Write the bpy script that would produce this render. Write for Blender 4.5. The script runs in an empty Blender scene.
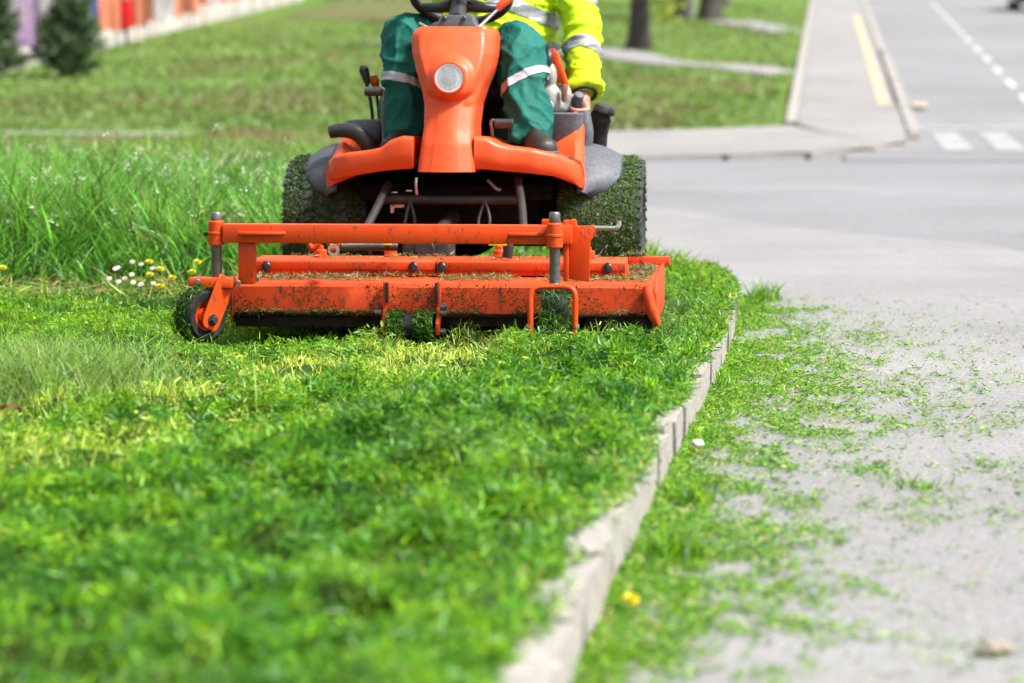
import bpy, bmesh, math, random
import numpy as np
from mathutils import Vector, Matrix, noise as mnoise

# ------------------------------------------------------------------ scene, camera, light
scene = bpy.context.scene
COL = scene.collection
R = math.radians
random.seed(7)
RNG = np.random.default_rng(11)

cam_data = bpy.data.cameras.new("camera")
cam = bpy.data.objects.new("camera", cam_data)
COL.objects.link(cam)
cam.location = (0.0, 0.0, 1.003)
cam.rotation_euler = (math.pi / 2 - math.atan(271.5 / 3000.0), 0, 0)
cam_data.sensor_width = 36.0
cam_data.lens = 3000.0 * 36.0 / 1024.0
cam_data.clip_start = 0.05
cam_data.clip_end = 2000.0
cam_data.dof.use_dof = True
cam_data.dof.focus_distance = 9.75
cam_data.dof.aperture_fstop = 2.9
cam_data.dof.aperture_blades = 9
scene.camera = cam

SUN_EL, SUN_AZ = 56.0, 112.0          # azimuth measured clockwise from +Y
world = bpy.data.worlds.new("World")
scene.world = world
world.use_nodes = True
wn = world.node_tree
for n in list(wn.nodes):
    wn.nodes.remove(n)
sky = wn.nodes.new("ShaderNodeTexSky")
sky.sky_type = 'NISHITA'
sky.sun_disc = False
sky.sun_elevation = R(SUN_EL)
sky.sun_rotation = R(SUN_AZ)
sky.air_density = 1.0
sky.dust_density = 4.0
sky.ozone_density = 1.0
hs = wn.nodes.new("ShaderNodeHueSaturation")
hs.inputs["Saturation"].default_value = 0.25      # thin bright cloud cover
bg = wn.nodes.new("ShaderNodeBackground")
bg.inputs["Strength"].default_value = 0.075
wo = wn.nodes.new("ShaderNodeOutputWorld")
wn.links.new(sky.outputs[0], hs.inputs["Color"])
wn.links.new(hs.outputs[0], bg.inputs["Color"])
wn.links.new(bg.outputs[0], wo.inputs["Surface"])

sun_data = bpy.data.lights.new("sun", 'SUN')
sun_data.energy = 2.7
sun_data.angle = R(11)
sun_data.color = (1.0, 0.96, 0.9)
sun = bpy.data.objects.new("sun", sun_data)
COL.objects.link(sun)
sd = Vector((math.sin(R(SUN_AZ)) * math.cos(R(SUN_EL)), math.cos(R(SUN_AZ)) * math.cos(R(SUN_EL)), math.sin(R(SUN_EL))))
sun.rotation_euler = sd.to_track_quat('Z', 'Y').to_euler()

vs = scene.view_settings
vs.view_transform = 'Standard'
vs.look = 'None'
vs.exposure = 1.84
vs.gamma = 1.0
vs.use_curve_mapping = False

# ------------------------------------------------------------------ materials
MATS = {}

def new_mat(name):
    m = bpy.data.materials.new(name)
    m.use_nodes = True
    nt = m.node_tree
    b = nt.nodes["Principled BSDF"]
    MATS[name] = m
    return m, nt, b

def nd(nt, kind, **kw):
    n = nt.nodes.new(kind)
    for k, v in kw.items():
        if k in n.inputs:
            n.inputs[k].default_value = v
        else:
            setattr(n, k, v)
    return n

def noise_node(nt, scale, detail=4, rough=0.55, vec=None):
    n = nd(nt, "ShaderNodeTexNoise")
    n.inputs["Scale"].default_value = scale
    n.inputs["Detail"].default_value = detail
    n.inputs["Roughness"].default_value = rough
    if vec is not None:
        nt.links.new(vec, n.inputs["Vector"])
    return n.outputs["Fac"]

def ramp(nt, fac, stops):
    r = nd(nt, "ShaderNodeValToRGB")
    e = r.color_ramp.elements
    while len(e) > 1:
        e.remove(e[0])
    e[0].position = stops[0][0]
    e[0].color = tuple(stops[0][1]) + (1,) if len(stops[0][1]) == 3 else stops[0][1]
    for p, c in stops[1:]:
        x = e.new(p)
        x.color = tuple(c) + (1,)
    nt.links.new(fac, r.inputs["Fac"])
    return r.outputs["Color"]

def mix(nt, a, b, fac, mode='MIX'):
    n = nd(nt, "ShaderNodeMix", data_type='RGBA', blend_type=mode)
    for sock, v in ((n.inputs[6], a), (n.inputs[7], b), (n.inputs[0], fac)):
        if isinstance(v, bpy.types.NodeSocket):
            nt.links.new(v, sock)
        elif isinstance(v, (tuple, list)):
            sock.default_value = tuple(v) + (1,) if len(v) == 3 else v
        else:
            sock.default_value = v
    return n.outputs[2]

def objco(nt, which="Object"):
    return nd(nt, "ShaderNodeTexCoord").outputs[which]

def bump(nt, b, height, strength=0.3, dist=0.01):
    n = nd(nt, "ShaderNodeBump")
    n.inputs["Strength"].default_value = strength
    n.inputs["Distance"].default_value = dist
    nt.links.new(height, n.inputs["Height"])
    nt.links.new(n.outputs[0], b.inputs["Normal"])

BLK = (0, 0, 0)
WHT = (1, 1, 1)

def simple(name, color, rough=0.5, metal=0.0, var=0.25, scale=18.0, bmp=0.0, bscale=120.0, spec=0.5, coat=0.0):
    """plain material with mottled colour, uneven gloss and optional fine relief"""
    m, nt, b = new_mat(name)
    co = objco(nt)
    n1 = noise_node(nt, scale, 5, 0.6, co)
    lo = tuple(c * (1 - var) for c in color)
    hi = tuple(min(1, c * (1 + var)) for c in color)
    nt.links.new(ramp(nt, n1, [(0.3, lo), (0.7, hi)]), b.inputs["Base Color"])
    n2 = noise_node(nt, scale * 2.3, 4, 0.6, co)
    rr = ramp(nt, n2, [(0.3, (rough * 0.8,) * 3), (0.7, (min(1, rough * 1.2),) * 3)])
    nt.links.new(rr, b.inputs["Roughness"])
    b.inputs["Metallic"].default_value = metal
    b.inputs["Specular IOR Level"].default_value = spec
    b.inputs["Coat Weight"].default_value = coat
    if bmp:
        bump(nt, b, noise_node(nt, bscale, 4, 0.6, co), bmp, 0.004)
    return m

def paint(name, color, dirt=0.3, chip=0.0, rough=0.38, fade=(0.95, 0.36, 0.2), stain=(0.03, 0.045, 0.012)):
    """machine paint: faded patches, speckled dirt, scratched chips"""
    m, nt, b = new_mat(name)
    co = objco(nt)
    base = mix(nt, color, fade, ramp(nt, noise_node(nt, 9, 5, 0.65, co), [(0.45, BLK), (0.85, (0.28,) * 3)]))
    sp = ramp(nt, noise_node(nt, 120, 3, 0.7, co), [(0.62 - 0.1 * dirt, BLK), (0.70, WHT)])
    big = ramp(nt, noise_node(nt, 7, 4, 0.6, co), [(0.35, BLK), (0.65, WHT)])
    dm = mix(nt, sp, big, 1.0, 'MULTIPLY')
    sc = nd(nt, "ShaderNodeMath", operation='MULTIPLY')
    nt.links.new(dm, sc.inputs[0])
    sc.inputs[1].default_value = min(1.0, 0.35 + dirt)
    base = mix(nt, base, stain, sc.outputs[0])
    if chip:
        mp = nd(nt, "ShaderNodeMapping")
        mp.inputs["Scale"].default_value = (1.0, 1.0, 0.35)
        nt.links.new(co, mp.inputs["Vector"])
        ch = ramp(nt, noise_node(nt, 34, 6, 0.75, mp.outputs[0]), [(0.60 - 0.08 * chip, BLK), (0.66, WHT)])
        base = mix(nt, base, (0.06, 0.035, 0.02), ch)
    nt.links.new(base, b.inputs["Base Color"])
    rr = ramp(nt, noise_node(nt, 30, 4, 0.6, co), [(0.3, (rough * 0.75,) * 3), (0.75, (min(1, rough * 1.5),) * 3)])
    nt.links.new(rr, b.inputs["Roughness"])
    b.inputs["Specular IOR Level"].default_value = 0.3
    bump(nt, b, noise_node(nt, 260, 3, 0.6, co), 0.12, 0.002)
    return m

paint("orange_paint", (0.56, 0.047, 0.003), dirt=0.45, chip=0.3, fade=(0.60, 0.12, 0.03))
paint("orange_deck", (0.53, 0.044, 0.003), dirt=0.9, chip=0.85, rough=0.55, fade=(0.58, 0.12, 0.035))
paint("orange_plastic", (0.58, 0.062, 0.012), dirt=0.42, chip=0.0, rough=0.42, fade=(0.62, 0.16, 0.06))
simple("grey_plastic", (0.070, 0.076, 0.092), 0.6, var=0.28, scale=70, bmp=0.06, bscale=300, spec=0.35)
simple("black_plastic", (0.018, 0.018, 0.02), 0.45, var=0.4, scale=30, bmp=0.1)
simple("dark_metal", (0.03, 0.028, 0.026), 0.55, 0.4, var=0.5, scale=25, bmp=0.2)
simple("chassis_black", (0.004, 0.004, 0.004), 0.9, 0.0, var=0.5, scale=20, bmp=0.2, spec=0.1)
simple("spindle_steel", (0.14, 0.13, 0.13), 0.42, 0.7, var=0.4, scale=40, bmp=0.15)
simple("bright_steel", (0.55, 0.55, 0.56), 0.3, 0.9, var=0.2, scale=40)
simple("rubber", (0.012, 0.014, 0.012), 0.8, var=0.6, scale=30, bmp=0.3, spec=0.25)
simple("tyre_rubber", (0.03, 0.034, 0.03), 0.8, var=0.5, scale=14, bmp=0.4)
simple("rim_paint", (0.13, 0.135, 0.115), 0.5, var=0.4, scale=12)
simple("skirt_dark", (0.014, 0.009, 0.006), 0.85, var=0.7, scale=25, bmp=0.3, spec=0.15)
simple("yellow_decal", (0.85, 0.6, 0.02), 0.45, var=0.2)
simple("reflector", (0.80, 0.82, 0.85), 0.25, 0.3, var=0.12, scale=60)
simple("white_plastic", (0.27, 0.255, 0.235), 0.5, var=0.25, scale=16)
simple("skin", (0.30, 0.13, 0.08), 0.5, var=0.18, scale=25, bmp=0.15, bscale=220)
simple("hair", (0.05, 0.035, 0.025), 0.6, var=0.4, scale=60, bmp=0.5, bscale=140)
simple("eye", (0.05, 0.04, 0.04), 0.1, var=0.1)
simple("boot_leather", (0.013, 0.010, 0.008), 0.5, var=0.5, scale=30, bmp=0.3)
simple("boot_sole", (0.05, 0.045, 0.04), 0.8, var=0.5, scale=30)
simple("tape", (0.20, 0.205, 0.22), 0.45, 0.1, var=0.14, scale=30)
simple("tape_white", (0.36, 0.36, 0.39), 0.5, 0.0, var=0.1, scale=30)
simple("seat_vinyl", (0.02, 0.02, 0.022), 0.5, var=0.3)

def cloth(name, color, var, weave=500.0):
    m, nt, b = new_mat(name)
    co = objco(nt)
    n1 = noise_node(nt, 6, 6, 0.6, co)
    nt.links.new(ramp(nt, n1, [(0.3, tuple(c * (1 - var) for c in color)), (0.7, tuple(min(1, c * (1 + var)) for c in color))]), b.inputs["Base Color"])
    b.inputs["Roughness"].default_value = 0.75
    b.inputs["Specular IOR Level"].default_value = 0.25
    bump(nt, b, noise_node(nt, weave, 2, 0.5, co), 0.15, 0.001)
    return m

cloth("trousers", (0.002, 0.085, 0.066), 0.3)
cloth("hivis", (0.38, 0.55, 0.006), 0.10)
cloth("lining", (0.03, 0.04, 0.04), 0.3)

m, nt, b = new_mat("glass")
b.inputs["Base Color"].default_value = (0.95, 0.97, 1, 1)
b.inputs["Roughness"].default_value = 0.03
b.inputs["Transmission Weight"].default_value = 1.0
b.inputs["IOR"].default_value = 1.45
m, nt, b = new_mat("window_glass")
b.inputs["Base Color"].default_value = (0.02, 0.025, 0.03, 1)
b.inputs["Roughness"].default_value = 0.05

def leafmat(name, transl=0.45, rough=0.45):
    """leaf colour comes from each blade's own colour; light passes through the blade"""
    m = bpy.data.materials.new(name)
    m.use_nodes = True
    MATS[name] = m
    nt = m.node_tree
    for n in list(nt.nodes):
        nt.nodes.remove(n)
    at = nd(nt, "ShaderNodeAttribute", attribute_name="col")
    pb = nd(nt, "ShaderNodeBsdfPrincipled")
    pb.inputs["Roughness"].default_value = rough
    pb.inputs["Specular IOR Level"].default_value = 0.35
    tr = nd(nt, "ShaderNodeBsdfTranslucent")
    ms = nd(nt, "ShaderNodeMixShader")
    ms.inputs[0].default_value = transl
    hsn = nd(nt, "ShaderNodeHueSaturation")
    hsn.inputs["Value"].default_value = 1.5
    hsn.inputs["Hue"].default_value = 0.49
    out = nd(nt, "ShaderNodeOutputMaterial")
    nt.links.new(at.outputs["Color"], pb.inputs["Base Color"])
    nt.links.new(at.outputs["Color"], hsn.inputs["Color"])
    nt.links.new(hsn.outputs[0], tr.inputs["Color"])
    nt.links.new(pb.outputs[0], ms.inputs[1])
    nt.links.new(tr.outputs[0], ms.inputs[2])
    nt.links.new(ms.outputs[0], out.inputs["Surface"])
    return m

leafmat("grass_blade", 0.36)
leafmat("needle", 0.15, 0.6)

# ground materials -----------------------------------------------------------
def asphalt(name, col, var=0.18, grain=260.0, patch=0.6, crack=True, rough=0.85):
    m, nt, b = new_mat(name)
    co = objco(nt)
    big = noise_node(nt, patch, 5, 0.6, co)
    c = ramp(nt, big, [(0.3, tuple(x * (1 - var) for x in col)), (0.7, tuple(x * (1 + var) for x in col))])
    g = noise_node(nt, grain, 3, 0.8, co)
    c = mix(nt, c, ramp(nt, g, [(0.30, (0.18,) * 3), (0.5, (0.5,) * 3), (0.70, (0.85,) * 3)]), 0.9, 'OVERLAY')
    mid = noise_node(nt, 28, 6, 0.75, co)
    c = mix(nt, c, ramp(nt, mid, [(0.35, (0.36,) * 3), (0.65, (0.62,) * 3)]), 0.6, 'OVERLAY')
    hgt = g
    if crack:
        v = nd(nt, "ShaderNodeTexVoronoi", feature='DISTANCE_TO_EDGE')
        v.inputs["Scale"].default_value = 0.55
        wv = nd(nt, "ShaderNodeVectorMath", operation='ADD')
        nz = nd(nt, "ShaderNodeTexNoise")
        nz.inputs["Scale"].default_value = 1.4
        nz.inputs["Detail"].default_value = 6
        nt.links.new(co, nz.inputs["Vector"])
        nt.links.new(co, wv.inputs[0])
        nt.links.new(nz.outputs["Color"], wv.inputs[1])
        nt.links.new(wv.outputs[0], v.inputs["Vector"])
        cr = ramp(nt, v.outputs["Distance"], [(0.0, WHT), (0.006, BLK)])
        brk = ramp(nt, noise_node(nt, 1.1, 3, 0.6, co), [(0.48, BLK), (0.6, (0.6,) * 3)])
        c = mix(nt, c, tuple(x * 0.3 for x in col), mix(nt, cr, brk, 1.0, 'MULTIPLY'))
    nt.links.new(c, b.inputs["Base Color"])
    b.inputs["Roughness"].default_value = rough
    bump(nt, b, g, 0.5, 0.006)
    return m

asphalt("asphalt_road", (0.138, 0.139, 0.150), 0.20, 60, 0.22)
asphalt("asphalt_light", (0.166, 0.163, 0.167), 0.20, 95, 0.55)
asphalt("asphalt_pale", (0.215, 0.209, 0.205), 0.10, 110, 0.9, crack=False)
asphalt("asphalt_rough", (0.17, 0.165, 0.16), 0.3, 60, 3.0, crack=False)
asphalt("footway", (0.172, 0.166, 0.166), 0.16, 60, 0.5)
asphalt("kerb_concrete", (0.275, 0.255, 0.24), 0.3, 150, 6.0, crack=False)
def streaked(name):
    """weathered kerb concrete: dark vertical cracks and runs of dirt on the face"""
    m = MATS[name]; nt = m.node_tree; b = nt.nodes["Principled BSDF"]
    src = b.inputs["Base Color"].links[0].from_socket
    co = objco(nt)
    mp = nd(nt, "ShaderNodeMapping"); mp.inputs["Scale"].default_value = (1.0, 1.0, 0.12)
    nt.links.new(co, mp.inputs["Vector"])
    s1 = ramp(nt, noise_node(nt, 26, 5, 0.7, mp.outputs[0]), [(0.56, BLK), (0.68, (0.75,) * 3)])
    s2 = ramp(nt, noise_node(nt, 8, 5, 0.7, co), [(0.45, BLK), (0.75, (0.6,) * 3)])
    c = mix(nt, src, (0.11, 0.10, 0.085), s1)
    c = mix(nt, c, (0.10, 0.115, 0.06), s2)
    nt.links.new(c, b.inputs["Base Color"])
streaked("kerb_concrete")
asphalt("kerb_pale", (0.225, 0.212, 0.198), 0.15, 150, 2.0, crack=False)
simple("marking_white", (0.34, 0.34, 0.34), 0.7, var=0.2, scale=6)
simple("marking_worn", (0.215, 0.215, 0.215), 0.7, var=0.2, scale=3)
simple("seam_dirt", (0.075, 0.07, 0.06), 0.9, var=0.6, scale=4)
simple("marking_yellow", (0.33, 0.265, 0.17), 0.7, var=0.2, scale=4)
simple("stone", (0.20, 0.175, 0.145), 0.8, var=0.3, scale=60, bmp=0.4)

def turf(name, cols, scales=(0.35, 2.5, 14.0)):
    """far lawn seen as a whole: worn, clovered and lush patches"""
    m, nt, b = new_mat(name)
    co = objco(nt)
    a = noise_node(nt, scales[0], 6, 0.65, co)
    c = ramp(nt, a, [(0.28, cols[0]), (0.45, cols[1]), (0.58, cols[2]), (0.75, cols[3])])
    mid = noise_node(nt, scales[1], 6, 0.7, co)
    c = mix(nt, c, ramp(nt, mid, [(0.3, (0.3,) * 3), (0.7, (0.68,) * 3)]), 0.7, 'OVERLAY')
    fine = noise_node(nt, scales[2], 5, 0.75, co)
    c = mix(nt, c, ramp(nt, fine, [(0.3, (0.3,) * 3), (0.7, (0.7,) * 3)]), 0.6, 'OVERLAY')
    nt.links.new(c, b.inputs["Base Color"])
    b.inputs["Roughness"].default_value = 0.9
    b.inputs["Specular IOR Level"].default_value = 0.1
    bump(nt, b, fine, 0.8, 0.06)
    return m

turf("far_turf", [(0.12, 0.115, 0.045), (0.075, 0.125, 0.024), (0.088, 0.16, 0.026), (0.12, 0.19, 0.045)])
turf("verge_turf", [(0.16, 0.13, 0.07), (0.11, 0.13, 0.035), (0.085, 0.15, 0.03), (0.13, 0.16, 0.06)], (1.2, 4.0, 18.0))
turf("lawn_soil", [(0.03, 0.05, 0.012), (0.04, 0.075, 0.012), (0.05, 0.10, 0.014), (0.06, 0.09, 0.02)], (1.5, 8.0, 60.0))
turf("bare_soil", [(0.105, 0.10, 0.045), (0.10, 0.095, 0.045), (0.10, 0.115, 0.04), (0.09, 0.13, 0.035)], (0.8, 3.0, 14.0))
simple("bark", (0.036, 0.030, 0.026), 0.9, var=0.5, scale=9, bmp=0.8, bscale=40)
simple("panel_orange", (0.48, 0.165, 0.085), 0.6, var=0.22, scale=3)
simple("panel_white", (0.34, 0.32, 0.33), 0.6, var=0.15, scale=3)
simple("panel_lilac", (0.24, 0.15, 0.27), 0.6, var=0.3, scale=2)
simple("panel_blue", (0.035, 0.06, 0.26), 0.6, var=0.3, scale=2)
simple("panel_grey", (0.22, 0.215, 0.22), 0.6, var=0.2, scale=3)
simple("plinth", (0.32, 0.30, 0.28), 0.8, var=0.2, scale=4)
simple("rust_post", (0.20, 0.075, 0.04), 0.7, var=0.3, scale=5)
simple("dark_post", (0.035, 0.028, 0.026), 0.7, var=0.3, scale=5)
simple("red_box", (0.55, 0.01, 0.015), 0.35, var=0.15, scale=8)
simple("car_paint", (0.06, 0.065, 0.075), 0.25, 0.5, var=0.1, coat=0.8)
simple("petal_yellow", (0.50, 0.42, 0.004), 0.6, var=0.2, scale=90)
simple("petal_white", (0.38, 0.38, 0.37), 0.6, var=0.1, scale=90)
simple("stem_green", (0.10, 0.19, 0.03), 0.6, var=0.3, scale=60)
simple("dry_leaf", (0.16, 0.06, 0.02), 0.7, var=0.4, scale=50)
simple("litter_white", (0.35, 0.34, 0.32), 0.6, var=0.2, scale=70)

# ------------------------------------------------------------------ mesh helpers
def to_obj(name, bm_or_me, mat, parent=None, smooth=True, angle=38, loc=None):
    if isinstance(bm_or_me, bmesh.types.BMesh):
        bmesh.ops.recalc_face_normals(bm_or_me, faces=bm_or_me.faces)
        me = bpy.data.meshes.new(name)
        bm_or_me.to_mesh(me)
        bm_or_me.free()
    else:
        me = bm_or_me
    if smooth:
        me.polygons.foreach_set("use_smooth", [True] * len(me.polygons))
        me.set_sharp_from_angle(angle=R(angle))
    if mat:
        me.materials.clear()
        me.materials.append(MATS[mat])
    o = bpy.data.objects.new(name, me)
    COL.objects.link(o)
    if parent:
        o.parent = parent
    if loc:
        o.location = loc
    return o

def empty(name, loc=(0, 0, 0), rz=0.0):
    o = bpy.data.objects.new(name, None)
    o.empty_display_size = 0.1
    o.location = loc
    o.rotation_euler = (0, 0, rz)
    COL.objects.link(o)
    return o

def tag(o, label=None, cat=None, group=None, kind=None):
    if label: o["label"] = label
    if cat: o["category"] = cat
    if group: o["group"] = group
    if kind: o["kind"] = kind
    return o

def nb():
    return bmesh.new()

def add_box(bm, c, s, bev=0.004, rot=None, seg=2):
    t = bmesh.new()
    bmesh.ops.create_cube(t, size=1.0)
    bmesh.ops.scale(t, vec=s, verts=t.verts)
    if bev > 0:
        bmesh.ops.bevel(t, geom=t.edges[:], offset=min(bev, min(s) * 0.45), segments=seg, affect='EDGES', profile=0.5)
    M = Matrix.Translation(Vector(c))
    if rot is not None:
        M = M @ (rot if isinstance(rot, Matrix) else Matrix.Rotation(rot[1], 4, rot[0]))
    bmesh.ops.transform(t, matrix=M, verts=t.verts)
    merge(bm, t)
    return bm

def merge(bm, t):
    me = bpy.data.meshes.new("tmp")
    t.to_mesh(me)
    t.free()
    bm.from_mesh(me)
    bpy.data.meshes.remove(me)

def add_rings(bm, rings, cap0=True, cap1=True, closed=True):
    vs_ = [[bm.verts.new(p) for p in r] for r in rings]
    n = len(rings[0])
    for a, b_ in zip(vs_[:-1], vs_[1:]):
        for i in range(n if closed else n - 1):
            j = (i + 1) % n
            bm.faces.new((a[i], a[j], b_[j], b_[i]))
    if cap0: bm.faces.new(vs_[0][::-1])
    if cap1: bm.faces.new(vs_[-1])
    return vs_

def frames(pts):
    pts = [Vector(p) for p in pts]
    T = []
    for i in range(len(pts)):
        a = pts[max(0, i - 1)]
        c = pts[min(len(pts) - 1, i + 1)]
        T.append((c - a).normalized())
    up = Vector((0, 0, 1)) if abs(T[0].z) < 0.9 else Vector((1, 0, 0))
    N = [(up - T[0] * up.dot(T[0])).normalized()]
    for i in range(1, len(pts)):
        v = N[-1] - T[i] * N[-1].dot(T[i])
        N.append(v.normalized())
    return pts, T, N

def smooth_path(pts, k=6):
    """Catmull-Rom resample"""
    P = [Vector(p) for p in pts]
    P = [P[0] * 2 - P[1]] + P + [P[-1] * 2 - P[-2]]
    out = []
    for i in range(1, len(P) - 2):
        for j in range(k):
            t = j / k
            a, b_, c, d = P[i - 1], P[i], P[i + 1], P[i + 2]
            out.append(0.5 * ((2 * b_) + (c - a) * t + (2 * a - 5 * b_ + 4 * c - d) * t * t + (3 * b_ - a - 3 * c + d) * t ** 3))
    out.append(P[-2])
    return out

def add_tube(bm, pts, r, n=10, flat=1.0):
    pts, T, N = frames(pts)
    rings = []
    for i, p in enumerate(pts):
        rr = r[i] if isinstance(r, (list, tuple)) else r
        B = T[i].cross(N[i])
        rings.append([p + (N[i] * math.cos(a) * flat + B * math.sin(a)) * rr for a in (2 * math.pi * k / n for k in range(n))])
    add_rings(bm, rings)
    return bm

def interp_list(vals, m):
    out = []
    for i in range(m):
        t = i / (m - 1) * (len(vals) - 1)
        a = int(min(len(vals) - 2, math.floor(t)))
        out.append(vals[a] + (vals[a + 1] - vals[a]) * (t - a))
    return out

def add_limb(bm, pts, radii, k=6, n=14, flat=1.0):
    sp = smooth_path(pts, k)
    add_tube(bm, sp, interp_list(radii, len(sp)), n, flat)

def add_lathe(bm, prof, M=None, n=32, closed_prof=False):
    """profile [(radius, height)] around local Z"""
    rings = []
    for r_, h in prof:
        rings.append([Vector((r_ * math.cos(2 * math.pi * k / n), r_ * math.sin(2 * math.pi * k / n), h)) for k in range(n)])
    if M is not None:
        rings = [[M @ p for p in r_] for r_ in rings]
    vs_ = add_rings(bm, rings, not closed_prof, not closed_prof)
    if closed_prof:
        a, b_ = vs_[-1], vs_[0]
        for i in range(n):
            j = (i + 1) % n
            bm.faces.new((a[i], a[j], b_[j], b_[i]))
    return bm

def axisM(c, d):
    d = Vector(d).normalized()
    return Matrix.Translation(Vector(c)) @ d.to_track_quat('Z', 'Y').to_matrix().to_4x4()

def add_cyl(bm, c, d, r, h, n=20, bev=0.003):
    """cylinder centred on c along d"""
    b_ = min(bev, r * 0.4, h * 0.4)
    add_lathe(bm, [(r - b_, -h / 2), (r, -h / 2 + b_), (r, h / 2 - b_), (r - b_, h / 2)], axisM(c, d), n)
    return bm

def add_prism(bm, poly, axis, a0, a1, bev=0.0):
    """poly in the two other axes (cyclic order), extruded along axis from a0 to a1"""
    def mk(u, v, w):
        return {'x': (w, u, v), 'y': (u, w, v), 'z': (u, v, w)}[axis]
    t = bmesh.new()
    r0 = [t.verts.new(mk(u, v, a0)) for u, v in poly]
    r1 = [t.verts.new(mk(u, v, a1)) for u, v in poly]
    n = len(poly)
    for i in range(n):
        t.faces.new((r0[i], r0[(i + 1) % n], r1[(i + 1) % n], r1[i]))
    t.faces.new(r0[::-1])
    t.faces.new(r1)
    bmesh.ops.recalc_face_normals(t, faces=t.faces)
    if bev > 0:
        es = [e for e in t.edges if len(e.link_faces) == 2 and e.calc_face_angle(0) > 0.5]
        bmesh.ops.bevel(t, geom=es, offset=bev, segments=2, affect='EDGES', profile=0.5)
    merge(bm, t)
    return bm

def add_ellipsoid(bm, c, r, n=16, M=None):
    t = bmesh.new()
    bmesh.ops.create_uvsphere(t, u_segments=n, v_segments=max(6, n // 2), radius=1.0)
    bmesh.ops.scale(t, vec=r, verts=t.verts)
    MM = Matrix.Translation(Vector(c))
    if M is not None:
        MM = MM @ M
    bmesh.ops.transform(t, matrix=MM, verts=t.verts)
    merge(bm, t)
    return bm

def remesh(bm, voxel, smooth_it=6, factor=0.5):
    """fuse overlapping closed volumes into ONE continuous skin"""
    bmesh.ops.recalc_face_normals(bm, faces=bm.faces)
    me = bpy.data.meshes.new("raw")
    bm.to_mesh(me)
    bm.free()
    o = bpy.data.objects.new("raw", me)
    COL.objects.link(o)
    md = o.modifiers.new("r", 'REMESH')
    md.mode = 'VOXEL'
    md.voxel_size = voxel
    ms = o.modifiers.new("s", 'SMOOTH')
    ms.iterations = smooth_it
    ms.factor = factor
    dg = bpy.context.evaluated_depsgraph_get()
    res = bpy.data.meshes.new_from_object(o.evaluated_get(dg))
    bpy.data.objects.remove(o)
    bpy.data.meshes.remove(me)
    return res

# ------------------------------------------------------------------ noise + blade fields
def vnoise(x, y, freq, seed):
    x = np.asarray(x) * freq + 1000.0
    y = np.asarray(y) * freq + 1000.0
    xi = np.floor(x).astype(np.int64)
    yi = np.floor(y).astype(np.int64)
    fx = x - xi
    fy = y - yi
    fx = fx * fx * (3 - 2 * fx)
    fy = fy * fy * (3 - 2 * fy)
    def h(a, b_):
        n = (a * 374761393 + b_ * 668265263 + seed * 1442695041) & 0x7fffffff
        n = ((n ^ (n >> 13)) * 1274126177) & 0x7fffffff
        return ((n ^ (n >> 16)) & 0xffff) / 65535.0
    return (h(xi, yi) * (1 - fx) + h(xi + 1, yi) * fx) * (1 - fy) + (h(xi, yi + 1) * (1 - fx) + h(xi + 1, yi + 1) * fx) * fy

def fbm(x, y, freq, seed, octs=3):
    v = 0
    a = 1.0
    t = 0
    for i in range(octs):
        v = v + a * vnoise(x, y, freq * 2 ** i, seed + i * 17)
        t += a
        a *= 0.5
    return v / t

def unit(v):
    return v / np.maximum(1e-9, np.linalg.norm(v, axis=1, keepdims=True))

def blade_mesh(name, P, D, Wd, Bn, length, width, colr, K=2, prof=None):
    """ribbons: base P, direction D, side Wd, bend Bn (added as t^2), K segments each"""
    n = len(P)
    t = np.linspace(0, 1, K + 1)
    if prof is None:
        prof = np.array([0.75, 1.0, 0.12]) if K == 2 else np.interp(t, [0, 0.25, 0.65, 1], [0.7, 1.0, 0.8, 0.06])
    prof = np.asarray(prof)
    length = np.broadcast_to(length, (n,))
    width = np.broadcast_to(width, (n,))
    sp = P[:, None, :] + (D[:, None, :] * t[None, :, None] + Bn[:, None, :] * (t ** 2)[None, :, None]) * length[:, None, None]
    off = Wd[:, None, :] * (prof[None, :, None] * width[:, None, None] * 0.5)
    V = np.stack([sp - off, sp + off], axis=2).reshape(n, (K + 1) * 2, 3)
    base = (np.arange(n) * (K + 1) * 2)[:, None, None]
    k = np.arange(K)
    q = np.stack([2 * k, 2 * k + 1, 2 * k + 3, 2 * k + 2], axis=1)[None]
    F = (base + q).reshape(-1, 4)
    return raw_mesh(name, V.reshape(-1, 3), F, np.repeat(colr, (K + 1) * 2, axis=0))

def raw_mesh(name, V, F, colr=None):
    me = bpy.data.meshes.new(name)
    me.vertices.add(len(V))
    me.vertices.foreach_set("co", V.astype(np.float32).ravel())
    k = F.shape[1]
    me.loops.add(F.size)
    me.loops.foreach_set("vertex_index", F.astype(np.int32).ravel())
    me.polygons.add(len(F))
    me.polygons.foreach_set("loop_start", np.arange(0, F.size, k, dtype=np.int32))
    if colr is not None:
        a = me.color_attributes.new("col", 'FLOAT_COLOR', 'POINT')
        c4 = np.ones((len(V), 4), np.float32)
        c4[:, :3] = colr
        a.data.foreach_set("color", c4.ravel())
    me.update(calc_edges=True)
    me.validate()
    return me

def mixc(cols, w):
    """random palette pick with weights"""
    idx = RNG.choice(len(cols), size=w[0] if isinstance(w, tuple) else w)
    return np.array(cols)[idx]

def jitter(c, amt=0.25):
    n = len(c)
    return np.clip(c * (1 + amt * RNG.normal(size=(n, 1))) * (1 + amt * 0.4 * RNG.normal(size=(n, 3))), 0.003, 0.9)

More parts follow.
